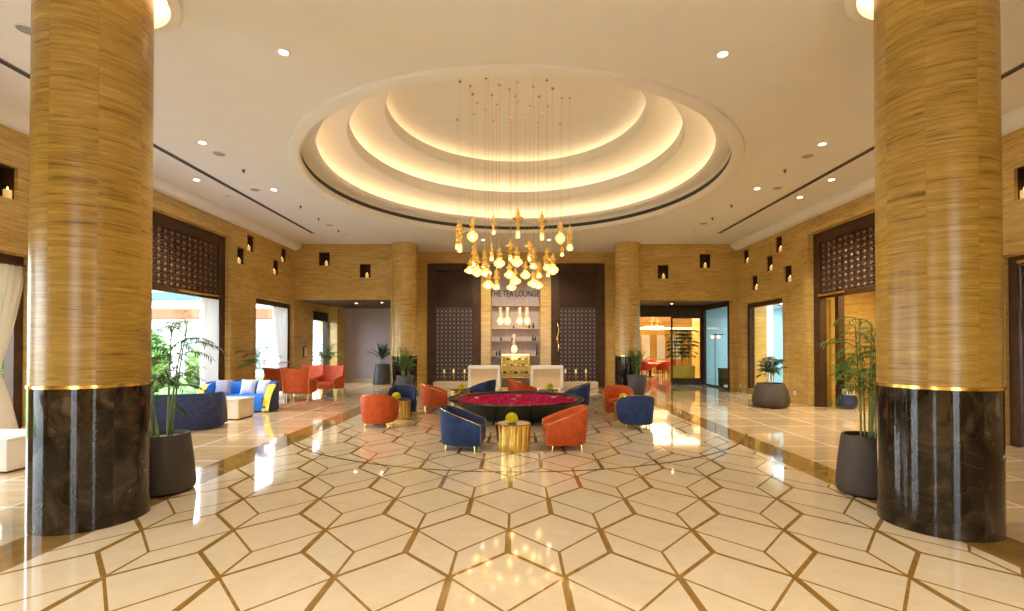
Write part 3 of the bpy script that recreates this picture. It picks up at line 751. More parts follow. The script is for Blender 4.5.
def wing_chair(label, loc, rz, mat):
    t = thing('wing_armchair', label, 'armchair', (*loc,0), rz, 'wing armchairs by the vestibule')
    rows = []
    for i in range(9):
        v = i/8; z = .26+.72*v; w = .33+.06*v; yb = -.30-.12*v; row = []
        fr_ = []
        for k in range(13):
            u = -1+2*k/12; top = .03*(abs(u)**2)*(v**4)
            fr_.append((u*w, yb+.10*abs(u)**3+.0, z+top))
        row = fr_+[(x*1.04, y-.085, zz) for x, y, zz in reversed(fr_)]
        rows.append(row)
    mb = MB().strip(rows, closed=True); n = len(rows[0]); mb.add(rows[0], [tuple(range(n))]); mb.add(rows[-1], [tuple(range(n))])
    mb.build('backrest', mat, t, smooth=50)
    s = MB().box(-.31,.31,-.28,.34,.30,.46).build('seat_cushion', mat, t, smooth=40, bevel=.04, seg=3)
    MB().box(-.34,.34,-.33,.33,.23,.31).build('seat_frame', mat, t, smooth=40, bevel=.02)
    for sx in (-1, 1):
        prof = [(-.33,.24),(.34,.24),(.36,.52),(.30,.58),(.0,.63),(-.25,.66),(-.36,.72)]
        v0 = [(sx*.33, y, z) for y, z in prof]; v1 = [(sx*.41, y, z) for y, z in prof]; n = len(prof)
        MB().add(v0+v1, [tuple(range(n)), tuple(range(2*n-1, n-1, -1))]+[(i, (i+1) % n, n+(i+1) % n, n+i) for i in range(n)]).build('arm', mat, t, smooth=40, bevel=.02)
        MB().tube([(sx*.415, .365, .0), (sx*.415, .365, .53), (sx*.415,.30,.59), (sx*.415, 0, .64)], .012, 8).build('front_leg', M['brass'], t)
        MB().tube([(sx*.33, -.36, 0), (sx*.36, -.36, .26), (sx*.415, -.44, .98)], .012, 8).build('rear_leg', M['brass'], t)
    return t
wc = wing_chair('orange wing armchair seen from the back, partly behind the end of the blue sofa', (-6.72,14.95), R(6), M['orange'])
dup(wc, (-7.68,15.75,0), R(-4), 'orange wing armchair seen from the back, beside the window palm')
w2 = wing_chair('coral wing armchair facing the viewer with gold legs, nearest the vestibule', (-6.42,16.45), R(172), M['coral'])
dup(w2, (-7.28,16.95,0), R(186), 'coral wing armchair facing the viewer, half hidden behind the orange armchair')

# ---------------------------------------------------------------- plants
def frond(leaf, rach, base, az, el, length, droop, n, ll, lw, seed):
    rnd = random.Random(seed); p = Vector(base); pts = [p.copy()]; d = Vector((math.cos(az)*math.cos(el), math.sin(az)*math.cos(el), math.sin(el)))
    S = 10
    for i in range(S):
        d = (d+Vector((0,0,-droop/S))).normalized(); p = p+d*length/S; pts.append(p.copy())
    rach.tube(pts, [.006*(1-.8*i/S)+.001 for i in range(S+1)], 5)
    for i in range(n):
        f = .22+.78*i/(n-1); k = f*S; a = min(int(k), S-1); q = pts[a].lerp(pts[a+1], k-a); t = (pts[a+1]-pts[a]).normalized()
        side = t.cross(Vector((0,0,1))); side = side.normalized() if side.length > 1e-3 else Vector((1,0,0))
        for sg in (-1, 1):
            L_ = ll*(1-.55*abs(f-.45))*rnd.uniform(.8,1.15)
            dd = (t*.75+side*sg*rnd.uniform(.7,1.0)+Vector((0,0,rnd.uniform(-.35,.15)))).normalized(); up = dd.cross(side*sg).normalized(); wv = dd.cross(Vector((0,0,1))); wv = wv.normalized() if wv.length > 1e-3 else side
            m = q+dd*L_*.5+Vector((0,0,.02*L_)); e = q+dd*L_+Vector((0,0,-.25*L_))
            leaf.add([q-wv*lw*.25, q+wv*lw*.25, m+wv*lw*.5, m-Vector((0,0,lw*.2)), m-wv*lw*.5, e], [(0,1,2,3),(0,3,4),(3,2,5),(4,3,5)])
COLS = [(-4.19,4.76),(4.035,4.615),(-4.18,18.0),(4.18,18.0)]
def plant(name, label, cat, loc, potprof, potmat, soil_r, soil_z, stems, fronds, leafmat, stem_r=.011, soilmat='soil', group=None, seed=1, stemmat='stem'):
    """stems: list of (dx, dy, top dx, top dy, height); fronds per stem: (count, length, el0, droop, n leaflets, leaflet length, width)"""
    rnd = random.Random(seed)
    t = thing(name, label, cat, (*loc,0), 0, group)
    MB().lathe(potprof, 48).build('pot', M[potmat], t, smooth=40)
    MB().lathe([(soil_r,soil_z-.03),(soil_r,soil_z),(.01,soil_z+.015)], 32).build('soil', M[soilmat], t)
    lf, ra = MB(), MB()
    for (dx, dy, tx, ty, h) in stems:
        pts = [Vector((dx+(tx-dx)*f**1.4, dy+(ty-dy)*f**1.4, soil_z-.02+(h-soil_z)*f)) for f in (0,.15,.3,.45,.6,.75,.9,1)]
        MB().tube(pts, [stem_r*(1-.4*i/7) for i in range(8)], 7).build('stem', M[stemmat], t)
        c, L_, el, dr_, n, ll, lw, low = fronds
        for k in range(c):
            f = 1-low*(k/c); i = min(6, int(f*7)); b = pts[i].lerp(pts[i+1], f*7-i)
            az, fl_ = k*2.4+rnd.uniform(-.5,.5)+h, L_
            hit = lambda a, q: any(math.hypot(loc[0]+b.x+w*q*math.cos(a)-cx, loc[1]+b.y+w*q*math.sin(a)-cy) < .56 for cx, cy in COLS for w in (.3,.6,.9,1.1))
            for turn in range(12):
                if not hit(az+turn*.52, L_*.9): az += turn*.52; break
            frond(lf, ra, b, az, el+rnd.uniform(-.3,.3)+.35*(f-.6), L_*rnd.uniform(.75,1.1), dr_*rnd.uniform(.7,1.2), n, ll, lw, rnd.random())
    lf.build('leaves', M[leafmat], t, smooth=0); ra.build('leaf_stalks', M['stem'], t)
    return t
tallpot = [(.0,0),(.27,0),(.315,.03),(.325,.09),(.30,.36),(.265,.64),(.255,.67),(.235,.67),(.23,.62),(.0,.60)]
st = lambda sd, n, r, h0, h1, sp: [(lambda g, a: (r*math.cos(a)*g.random(), r*math.sin(a)*g.random(), sp*math.cos(a)*g.uniform(.4,1), sp*math.sin(a)*g.uniform(.4,1), g.uniform(h0,h1)))(random.Random(sd*97+i), i*2.4+sd) for i in range(n)]
plant('potted_palm', 'tall slender palm in a brown tapered pot behind the column nearest the garden', 'potted plant', (-4.13,5.64), tallpot, 'pot', .232, .62, st(1,7,.16,1.25,2.1,.30), (6,.48,.7,1.5,11,.15,.014,.6), 'leafd', .012, 'pebble', seed=2)
plant('potted_bamboo', 'tall bamboo palm in a brown tapered pot behind the right near column', 'potted plant', (4.07,5.56), tallpot, 'pot', .232, .62, st(5,7,.15,1.4,2.05,.16), (8,.36,.5,1.6,8,.13,.015,.62), 'leaf', .011, 'soil', seed=5)
bowlpot = [(0,0),(.36,0),(.43,.04),(.475,.14),(.47,.26),(.42,.46),(.36,.62),(.34,.66),(.31,.66),(.31,.6),(0,.58)]
plant('potted_palm', 'bushy fan palm in a wide rounded brown pot by the window opposite the lounge', 'potted plant', (7.05,13.3), bowlpot, 'pot', .305, .6, st(8,5,.12,1.0,1.38,.16), (7,.30,.9,1.2,9,.20,.034,.40), 'leafd', .013, seed=9, stemmat='trunk')
coner = lambda r0, r1, h: [(0,0),(r0*.94,0),(r0,.03),(r1,h-.02),(r1*.98,h),(r1*.86,h),(r1*.84,h-.06),(0,h-.07)]
plant('potted_palm', 'broad leaved palm in a black tapered pot in the empty vestibule', 'potted plant', (-5.92,21.3), coner(.42,.30,.88), 'potblk', .25, .82, st(3,5,.08,1.0,1.25,.10), (4,.60,1.1,.9,7,.30,.05,.25), 'leafd', .014, seed=3)
plant('potted_grass', 'leafy plant in a grey pot at the far column beside the vestibule', 'potted plant', (-3.93,17.0), coner(.24,.30,.64), 'potgrey', .25, .58, st(4,9,.16,.85,1.35,.24), (4,.42,1.15,1.1,9,.18,.026,.5), 'leafy', .009, seed=4)
plant('potted_grass', 'leafy plant in a grey pot at the far column beside the restaurant', 'potted plant', (4.28,17.0), coner(.27,.33,.66), 'potgrey', .26, .60, st(6,8,.14,.85,1.35,.2), (3,.40,1.15,1.0,9,.18,.024,.5), 'leaf', .009, seed=6)
plant('potted_palm', 'feathery palm behind the orange armchairs by the smaller garden window', 'potted plant', (-7.62,14.2), coner(.18,.22,.5), 'potblk', .18, .44, st(7,5,.08,1.15,1.55,.14), (5,.60,.95,1.5,14,.18,.02,.4), 'leafd', .010, seed=7)
plant('potted_palm', 'arching palm in a black pot behind the coral armchair near the glass vestibule door', 'potted plant', (-7.35,18.75), coner(.2,.25,.6), 'potblk', .2, .54, st(9,4,.08,1.1,1.4,.12), (5,.65,1.0,1.4,12,.22,.032,.3), 'leaf', .011, seed=11)
t = plant('potted_palm', 'palm in a blue glazed pot behind the glass of the right lattice opening', 'potted plant', (9.0,13.0), [(0,0),(.13,0),(.19,.06),(.21,.18),(.18,.33),(.15,.37),(.13,.37),(.12,.33),(0,.32)], 'potblue', .12, .34, st(10,4,.06,.7,1.15,.10), (5,.45,.8,1.2,11,.2,.026,.45), 'leaf', .009, seed=13)
MB().lathe([(.14,.37),(.15,.37),(.155,.52),(.145,.52),(.14,.37)], 24, cap=False).build('white_collar', M['whitem'], t)
# ================================================================ tea lounge at the back wall
def text_mesh(name, s, size, mat, parent, loc, sx=1.0, depth=.012):
    cu = bpy.data.curves.new(name, 'FONT'); cu.body = s; cu.size = size; cu.align_x = 'CENTER'; cu.extrude = depth; cu.offset = .002
    o = bpy.data.objects.new(name+'_src', cu); C.objects.link(o)
    me = bpy.data.meshes.new_from_object(o.evaluated_get(bpy.context.evaluated_depsgraph_get())); bpy.data.objects.remove(o); bpy.data.curves.remove(cu)
    me.transform(Matrix.Rotation(PI/2, 4, 'X') @ Matrix.Diagonal((sx,1,1,1))); me.materials.clear(); me.materials.append(mat); me.name = name
    r = bpy.data.objects.new(name, me); C.objects.link(r); r.parent = parent; r.location = loc; return r
t = thing('sign', 'dark raised letters reading THE TEA LOUNGE above the bottle shelves', 'sign', (-.05,YR,3.74))
text_mesh('lettering', 'THE TEA LOUNGE', .36, M['letter'], t, (0,-.016,0), .70)
t = thing('shelf_rack', 'thin gold framed wall shelves with bottles below the lounge sign', 'shelves', (0,YR,0))
zs = [1.25, 1.87, 2.38, 3.33]
for z in zs: MB().box(-1.0,.98,-.24,0,z,z+.025).build('shelf', M['lilacp'], t, smooth=0)
fr = MB()
for x in (-1.0,-.36,.36,.98): fr.box(x-.006,x+.006,-.25,-.238,1.0,3.36)
for z in zs: fr.box(-1.0,.98,-.252,-.238,z+.004,z+.02)
fr.build('frame', M['goldsatin'], t, smooth=0)
bd = [(-.62,1.895,.20,'small dark jar on the second shelf, left half'), (-.16,1.895,.16,'small dark jar on the second shelf, near the middle'), (.70,1.895,.26,'tall dark bottle on the second shelf, right end'), (.80,1.895,.20,'short dark bottle beside the tall one on the second shelf'),
      (.55,2.405,.17,'small jar on the third shelf, right half'), (.72,2.405,.26,'brown bottle on the third shelf, right half'), (-.8,1.275,.24,'green bottle on the lowest shelf, left end'), (-.68,1.275,.3,'tall bottle on the lowest shelf, left end'), (.86,1.275,.5,'tall dark red bottle on the lowest shelf, right end'), (-.1,2.405,.15,'small pot in the middle of the third shelf')]
M['bottle'] = plain('dark_bottle', (.06,.04,.03), .15, var=.3)
for k, (x, z, h, lab) in enumerate(bd):
    t = thing('bottle', lab, 'bottle', (x,YR-.13,z), 0, 'bottles on the lounge shelves')
    MB().lathe([(0,0),(.035,0),(.038,.01),(.038,h*.55),(.014,h*.75),(.014,h*.93),(0,h*.93)], 12).build('body', M['bottle'], t); MB().lathe([(0,h*.93),(.017,h*.93),(.017,h),(0,h)], 10).build('cap', M['brass'], t)
# counters
def counter(label, x0, x1):
    t = thing('counter', label, 'counter', ((x0+x1)/2, 18.75, 0)); w = (x1-x0)/2
    MB().box(-w,-w+.10,-.3,.3,0,.9).box(w-.10,w,-.3,.3,0,.9).box(-w,w,-.32,.32,.80,.92).box(-w,w,-.3,.3,0,.06).build('white_frame', M['whitem'], t, smooth=0, bevel=.008)
    MB().box(-w+.10,w-.10,-.24,.24,.06,.80).build('front_panel', M['beigep'], t, smooth=0)
counter('white framed counter with beige front panel, left of the cake display case', -1.84, -.61)
counter('white framed counter with beige front panel, right of the cake display case', .56, 1.82)
t = thing('display_case', 'lit glass cake display case with gold frame between the two white counters', 'display case', (-.02,18.75,0)); w = .53
MB().box(-w,w,-.3,.3,0,.52).build('base', M['goldsatin'], t, smooth=0, bevel=.01)
g = MB()
for sx in (-1, 1):
    for sy in (-1, 1): g.box(sx*w-.014,sx*w+.014,sy*.3-.014,sy*.3+.014,.52,1.36)
g.box(-w,w,-.31,.31,1.36,1.39).box(-w,w,-.315,-.29,.50,.54).box(-w,w,-.315,-.29,.93,.95).build('frame', M['gold'], t, smooth=0)
MB().box(-w,w,-.296,-.29,.54,1.36).build('front_glass', M['glass'], t, smooth=0)
MB().box(-w,w,.27,.29,.52,1.36).build('rear_panel', M['goldsatin'], t, smooth=0)
M['strip'] = emit('warm_case_strip', (1,.72,.32), 5)
MB().box(-w+.02,w-.02,-.27,-.25,1.33,1.35).build('light_strip', M['strip'], t, smooth=0)
MB().box(-w,w,-.308,-.302,.10,.46).build('front_grille', M['lattice'], t, smooth=0)
for z in (.62, .90, 1.14): MB().box(-w+.01,w-.01,-.27,.27,z-.008,z).build('shelf', M['glass'], t, smooth=0)
cm = [plain('chocolate_glaze', (.09,.035,.012), .3), plain('cream_icing', (.80,.66,.42), .5), plain('pistachio_icing', (.38,.36,.12), .5)]
ci = 0
for zi, z in enumerate((.62,.90,1.14)):
    for k in range(7):
        x = -.45+k*.145
        q = thing('cake', 'small round cake on a shelf of the lit glass display case', 'cake', (x,18.70,z+.001), 0, 'cakes in the display case')
        MB().lathe([(0,0),(.05,0),(.052,.01),(.05,.07),(.042,.08),(0,.08)], 14).build('sponge', cm[(k+zi) % 3], q); MB().ball((0,0,.09), .018, 8, 6).build('topping', cm[(k+zi+1) % 3], q); ci += 1
# low plinths with candle lamps in front of the lattice doors
for s, nm in ((-1,'left'),(1,'right')):
    x0, x1 = (-3.28,-1.78) if s < 0 else (1.75,3.25)
    struct(MB().box(x0,x1,YM-.62,YM-.10,0,.26).build('trim_8' if s < 0 else 'trim_9', M['cream'], smooth=0, bevel=.01))
    xs = (-2.88,-2.5,-2.06) if s < 0 else (1.98,2.4,2.8)
    for k, x in enumerate(xs):
        q = thing('candle_stand', f'{("left","middle","right")[k]} gold candle stand of three before the {nm} dark lattice door', 'candle stand', (x,YM-.36,.26), 0, 'candle stands before the lattice doors')
        MB().lathe([(0,0),(.09,0),(.09,.02),(.02,.04),(.016,.2),(.03,.22),(.016,.25),(.02,.30),(.09,.34),(.0,.34)], 16).build('stem', M['gold'], q)
        MB().lathe([(.075,.34),(.09,.42),(.085,.55),(.08,.55),(.085,.42),(.07,.345)], 16, cap=False).build('glass_cup', M['glass'], q)
        c = MB().lathe([(0,.34),(.04,.34),(.04,.44),(0,.44)], 12).build('candle', M['candle'], q); MB().lathe([(0,.44),(.012,.455),(.008,.475),(0,.49)], 8).build('flame', M['flame'], q)

# ================================================================ pendant cluster under the dome
M['pgold'] = plain('amber_gold', (.88,.60,.18), .2, .85, emit=(1,.62,.18), es=.08)
M['bulb'] = emit('lamp_bulb', (1,.84,.55), 13)
def lampglass(name, col, e, mixf):
    n = N(name); t = n.t; b = n.b
    b.inputs['Base Color'].default_value = rgb(col); b.inputs['Roughness'].default_value = .15
    b.inputs['Emission Color'].default_value = rgb(col); n.t.links.new(n.m_('MULTIPLY', e, n.m_('ADD', .8, n.m_('MULTIPLY', n.noise(n.obj(), 20, 3), .4))), b.inputs['Emission Strength'])
    tr = n.n('ShaderNodeBsdfTransparent'); tr.inputs[0].default_value = rgb(tuple(.5+.5*c for c in col)); mx = n.n('ShaderNodeMixShader'); mx.inputs[0].default_value = mixf
    t.links.new(tr.outputs[0], mx.inputs[1]); t.links.new(b.outputs[0], mx.inputs[2]); t.links.new(mx.outputs[0], n.out.inputs[0]); return n.m
M['globe'] = lampglass('glowing_amber_glass', (1,.70,.28), .7, .5)
M['amber'] = plain('amber_glass', (.80,.66,.45), .1, .1, emit=(1,.7,.4), es=.05)
def pendant_parts(t, kind, H, drop):
    """t sits at the bottom tip of the lamp; H its height; drop: cable from the lamp top to the ceiling plate"""
    b, gl = MB(), MB()
    def P(pr, mb, k=1.0): mb.lathe([(r*k, z*H) for r, z in pr], 20, cap=False)
    if kind == 0:      # stacked lantern, glowing tumbler at the bottom
        P([(.0,.0),(.05,.0),(.055,.02),(.055,.20),(.03,.24)], gl)
        P([(.03,.22),(.06,.25),(.06,.29),(.035,.33),(.035,.42),(.075,.48),(.05,.53),(.055,.58),(.14,.64),(.145,.67),(.07,.74),(.045,.80),(.06,.83),(.03,.87),(.018,.95),(.008,1.0)], b)
    elif kind == 1:    # wide glass globe below gold discs
        P([(.0,.0),(.04,.02),(.11,.12),(.135,.22),(.115,.32),(.06,.40),(.04,.43)], gl)
        P([(.04,.41),(.075,.45),(.08,.48),(.045,.52),(.04,.60),(.085,.66),(.085,.69),(.04,.74),(.035,.82),(.05,.85),(.02,.90),(.008,1.0)], b)
    elif kind == 2:    # slim stack of drums
        P([(.0,.0),(.06,.02),(.085,.10),(.07,.19),(.04,.23)], gl)
        P([(.04,.22),(.07,.25),(.07,.38),(.04,.40),(.04,.44),(.08,.47),(.08,.60),(.045,.63),(.045,.70),(.065,.73),(.065,.82),(.02,.87),(.008,1.0)], b)
    else:              # narrow candle tube
        P([(.0,.0),(.045,.02),(.05,.10),(.045,.22),(.03,.25)], gl)
        P([(.03,.24),(.055,.28),(.03,.34),(.045,.40),(.045,.55),(.025,.60),(.05,.66),(.05,.70),(.02,.76),(.02,.9),(.008,1.0)], b)
    b.build('gold_body', M['pgold'], t, smooth=40); gl.build('glass_globe', M['globe'], t, smooth=50)
    rb = [.02,.036,.026,.018][kind]; MB().ball((0,0,H*[.11,.2,.11,.12][kind]), rb, 12, 8, 1.4 if kind in (0,3) else 1.1).build('bulb', M['bulb'], t)
    MB().tube([(0,0,H-.01),(0,0,H+drop)], .0035, 5).build('cable', M['brass'], t)
    MB().lathe([(0,H+drop-.03),(.035,H+drop-.03),(.035,H+drop+.012),(0,H+drop+.012)], 14).build('ceiling_plate', M['brass'], t)
KN = ['with stacked discs', 'with wide globe', 'with stacked drums', 'with slim tube']
PX = [(459.7,219,252,0),(457,224,250,3),(472.4,216,242,1),(493.4,213,235,3),(518,208,238,0),(542,210.6,240,0),(560.4,218,244,1),(570,224.6,251,2),(562,245,256,3),(474,241,267,2),(477,254,277,1),(470,259,274,1),(484.6,249,269,2),(491.6,243,261,3),(486,260,277,1),(499.3,247,268,1),(488.3,272,289,1),(496.5,267,290,2),(510.4,238.5,261,0),(517,245,267,1),(509.5,262,278.6,1),(515.5,268,285,1),(511.5,275,291,1),(529.8,238.5,261,0),(533.4,247.5,269,2),(525.5,260.6,279.4,1),(533.4,270,287.6,1),(539,261,278,2),(538.5,274,289,1),(547,246,270.4,2),(553,252.4,275,1),(548,262,277,3)]
CAN = [(461,79),(457.4,91.5),(462,103),(457,118),(476.6,83.6),(473.6,92),(477,101),(475,113),(486,75.6),(489.8,93),(485.4,108),(497.8,83),(501.6,93.6),(496.6,103),(491.9,119),(508.4,87.4),(507.2,99.8),(516,80.6),(514.3,94),(520,100),(512.5,107),(511.9,115),(510.7,122.4),(521.9,87.7),(527.5,94.8),(530.2,104.8),(526.6,114),(530.8,121),(534,84.7),(539,94.8),(539.6,110),(548.4,105),(548.4,116),(546.7,78),(554.6,86.5),(554.6,96),(570,83.6),(570,96.5),(564,122.4),(533,72.4),(500.7,71)]
def can_depth(x, y):
    Y = 11.5
    for _ in range(30): z = dome_z(math.hypot(px(x,Y), Y-YC)); Y = F*(z-EYE)/(CY-y)
    return Y
free = list(CAN); order = sorted(range(len(PX)), key=lambda i: PX[i][1]); ord_w = ['first','second','third','fourth','fifth','sixth','seventh','eighth','ninth','tenth','eleventh','twelfth','thirteenth','fourteenth','fifteenth','sixteenth']
band = lambda q: 0 if q[1] < 230 else (1 if q[2] < 272 else 2)
BN = ['highest row', 'middle row', 'lowest row']
rows_ = {b: sorted([i for i in range(len(PX)) if band(PX[i]) == b], key=lambda i: PX[i][0]) for b in range(3)}
for i in order:
    x, y0, y1, kd = PX[i]
    c = min(free, key=lambda q: abs(q[0]-x)*8+abs(q[1]-97)*.1); free.remove(c)
    Y = can_depth(*c); X = px(x, Y); zt, zb = pz(y0, Y), pz(y1, Y)
    b = band(PX[i]); k = rows_[b].index(i)
    t = thing('pendant_lamp', f'gold pendant {KN[kd]}, {ord_w[k]} from left in the {BN[b]} under the dome', 'pendant lamp', (X,Y,zb), 0, 'pendant lamps of the cluster under the dome')
    pendant_parts(t, kd, zt-zb, dome_z(math.hypot(X, Y-YC))-zt)
for k, (x, y0, y1, lab) in enumerate([(500.5,307,325,'leftmost of the four glass globe pendants over the tea lounge counter'),(507.6,307,325,'second from left of the four glass globe pendants over the tea lounge counter'),(519.8,307,325,'third from left of the four glass globe pendants over the tea lounge counter'),(527.2,307,325,'rightmost of the four glass globe pendants over the tea lounge counter'),(514.2,334,353,'single glass globe pendant hanging lowest, right above the cake display case')]):
    Y = 18.9; t = thing('globe_pendant', lab, 'pendant lamp', (px(x,Y),Y,pz(y1,Y)), 0, 'globe pendants of the tea lounge'); H = pz(y0,Y)-pz(y1,Y)
    g = MB().lathe([(0,0),(.06,.02),(.12,.10),(.13,.17),(.09,.26),(.055,.30)], 20, cap=False).build('glass_globe', M['globe'], t, smooth=50); MB().ball((0,0,.15), .055, 12, 8).build('bulb', M['bulb'], t)
    MB().lathe([(.05,.29),(.06,.32),(.06,H),(0,H)], 20, cap=False).build('collar', M['amber'], t, smooth=40)
    top = ZC-pz(y1,Y); MB().tube([(0,0,H-.01),(0,0,top)], .005, 5).build('cable', M['brass'], t)
    MB().lathe([(0,top-.03),(.05,top-.03),(.05,top),(0,top)], 14).build('ceiling_plate', M['brass'], t)

# ================================================================ candles in the wall niches
def candle(label, loc):
    t = thing('candle', label, 'candle', loc, 0, 'candles in the wall niches')
    MB().lathe([(0,0),(.055,0),(.055,.15),(.05,.158),(.012,.152),(0,.152)], 18).build('wax', M['candle'], t)
    MB().lathe([(0,.155),(.013,.168),(.014,.18),(.006,.205),(0,.22)], 8).build('flame', M['flame'], t)
side = [(-1, LN, ['in the lower niche next to the tall lattice window', 'in the upper niche next to the tall lattice window', 'in the lower niche nearest the corner, garden side', 'in the upper niche nearest the corner, garden side']),
        (1, RN, ['in the niche nearest the right lattice opening, lower one', 'in the highest niche on the right wall', 'in the middle niche on the right wall', 'in the lowest niche on the right wall, above the window', 'in the niche on the right wall closest to the corner'])]
for s, L, labs in side:
    for (a, b, z0, z1, d), lab in zip(L, labs): candle('lit candle '+lab, (s*(WX+.10), (a+b)/2+.03, z0+.001))
for s, lab in ((-1, 'lit candle in the niche over the curtained garden window, beside the near column'), (1, 'lit candle in the niche over the dark wooden door at right')): candle(lab, (s*(WX+.10), 7.93, 4.121))
for L, labs in ((FLN, ['in the left niche above the vestibule lintel', 'in the right niche above the vestibule lintel']), (FRN, ['in the left niche above the restaurant entrance', 'in the right niche above the restaurant entrance'])):
    for (a, b, z0, z1, d), lab in zip(L, labs): candle('lit candle '+lab, ((a+b)/2+.04, YF+.10, z0+.001))

# ================================================================ small ceiling fittings
def cpos(x, y, z=ZC): Y = F*(z-EYE)/(CY-y); return px(x, Y), Y
def downlight(label, x, y, lit, big=1.0, z=ZC, power=60, col=(1,.87,.69), at=None, aim=None):
    X, Y = at or cpos(x, y, z); t = thing('downlight', label, 'ceiling light', (X,Y,z), 0, 'recessed ceiling downlights'); r = .075*big
    MB().lathe([(r*.75,.0),(r,-.002),(r*1.08,-.008),(r*1.0,-.014),(r*.75,-.010),(r*.75,.0)], 28, cap=False).build('trim_ring', M['whitem'], t)
    MB().lathe([(0,-.006),(r*.76,-.006),(r*.76,-.001),(0,-.001)], 24).build('lamp', M['dl'] if lit else M['dloff'], t)
    if lit and power:
        l = bpy.data.lights.new('downlight_beam', 'SPOT'); l.energy = power; l.color = col; l.spot_size = R(95); l.spot_blend = .7; l.shadow_soft_size = .06
        o = bpy.data.objects.new('downlight_beam', l); C.objects.link(o); o.location = (X, Y, z-.03)
        if aim: o.rotation_euler = Vector(aim).to_track_quat('-Z','Y').to_euler()
        o['kind'] = 'helper'
DLP = 240
near = 'the lit one closest to the viewer'
for (x, y, lit, lab) in [(282,50,1,'lit recessed ceiling spot between the near garden side column and the dome'), (724,52,1,'lit recessed ceiling spot between the dome and the near column at right'),
    (201,141.5,1,'recessed ceiling spot beside the near column, garden side of the dome'), (823.6,143,1,'lit recessed ceiling spot beside the near column, right of the dome'),
    (195.5,179,1,'small ceiling spot between the air slot and the cove, above the tall lattice window'), (832.6,179,1,'small lit ceiling spot between the air slot and the cove at right, nearer one'), (800.7,196.6,1,'small lit ceiling spot between the air slot and the cove at right, farther one'),
    (227,195.4,0,'small unlit ceiling spot between the air slot and the cove, garden side'), (273,189,1,'recessed ceiling spot beside the dome rim, garden side'), (758,188,1,'recessed ceiling spot beside the dome rim at right'),
    (344,234.5,0,'unlit ceiling spot near the vestibule wall, garden side'), (694.7,229.6,0,'unlit ceiling spot near the restaurant wall at right'),
    (483,239.5,1,'added fill spot behind the pendant cluster, before the tea lounge, left one'), (549,239.5,1,'added fill spot behind the pendant cluster, before the tea lounge, right one')]:  # the last two spots are added to brighten the tea lounge counters
    downlight(lab, x, y, lit, power=DLP*(1.2 if y == 239.5 else 1), aim=(0,.42,-1) if y == 239.5 else None)
for k, (X, Y) in enumerate(((-2.4,.4),(2.4,.4),(-2.4,-1.4),(2.4,-1.4))): downlight(f'unseen added fill spot near the entrance doors, {("left one closer to","right one closer to","left one farther from","right one farther from")[k]} the dome', 0, 0, 1, power=DLP*1.8, at=(X,Y))  # unseen spots behind the camera, added as frontal fill
for (x, y, lab) in [(356,303,'left lit spot in the dark soffit of the empty vestibule'), (382,302.5,'right lit spot in the dark soffit of the empty vestibule')]: downlight(lab, x, y, 1, 1, 3.43, 130)
downlight('lit spot in the dark soffit of the restaurant entrance', 672, 303.5, 1, 1, 3.40, 40)
def disc(name, label, cat, x, y, r, parts, mat, group):
    X, Y = cpos(x, y); t = thing(name, label, cat, (X,Y,ZC), 0, group)
    if parts == 'speaker':
        MB().lathe([(r*.86,0),(r,-.003),(r,-.012),(r*.86,-.012),(r*.86,0)], 32, cap=False).build('rim', M['whitem'], t); MB().lathe([(0,-.009),(r*.87,-.009),(r*.87,-.002),(0,-.002)], 32).build('grille', M['greyg'], t)
    else:
        MB().lathe([(0,-.004),(r,-.004),(r,0),(0,0)], 20).build('plate', M['whitem'], t); MB().lathe([(0,-.07),(r*.35,-.07),(r*.5,-.03),(r*.7,-.02),(r*.7,-.003),(0,-.003)], 16).build('head', mat, t)
M['greyg'] = plain('grey_grille', (.33,.31,.28), .6)
M['dgrey'] = plain('dark_grey_plastic', (.12,.11,.10), .5)
for (x, y, lab) in [(218,153,'round grey ceiling speaker beyond the ceiling spot, garden side'), (254,189,'round grey ceiling speaker between the air slot and the dome, garden side'), (329,224.7,'round grey ceiling speaker nearest the vestibule wall'), (24,27.5,'round grey ceiling speaker at the far left beyond the near column'),
    (809,155,'round grey ceiling speaker beyond the ceiling spot at right'), (778,187.5,'round grey ceiling speaker between the air slot and the dome at right'), (704,223,'round grey ceiling speaker nearest the restaurant wall')]:
    disc('ceiling_speaker', lab, 'speaker', x, y, .12, 'speaker', None, 'ceiling speakers')
for (x, y, lab) in [(242.5,169,'small dark sprinkler on the ceiling, garden side, nearest the viewer'), (300,205.5,'small dark sprinkler on the ceiling, garden side, middle one'), (318,218,'small detector on the ceiling beyond the dome, garden side'), (338,230,'small dark sprinkler on the ceiling close to the vestibule wall'),
    (786,169,'small dark sprinkler on the ceiling at right, nearest the viewer'), (732,204.5,'small dark sprinkler on the ceiling at right, middle one'), (713,217.5,'small detector on the ceiling beyond the dome at right')]:
    disc('ceiling_sprinkler', lab, 'sprinkler', x, y, .045, 'sprinkler', M['dgrey'], 'ceiling sprinklers')
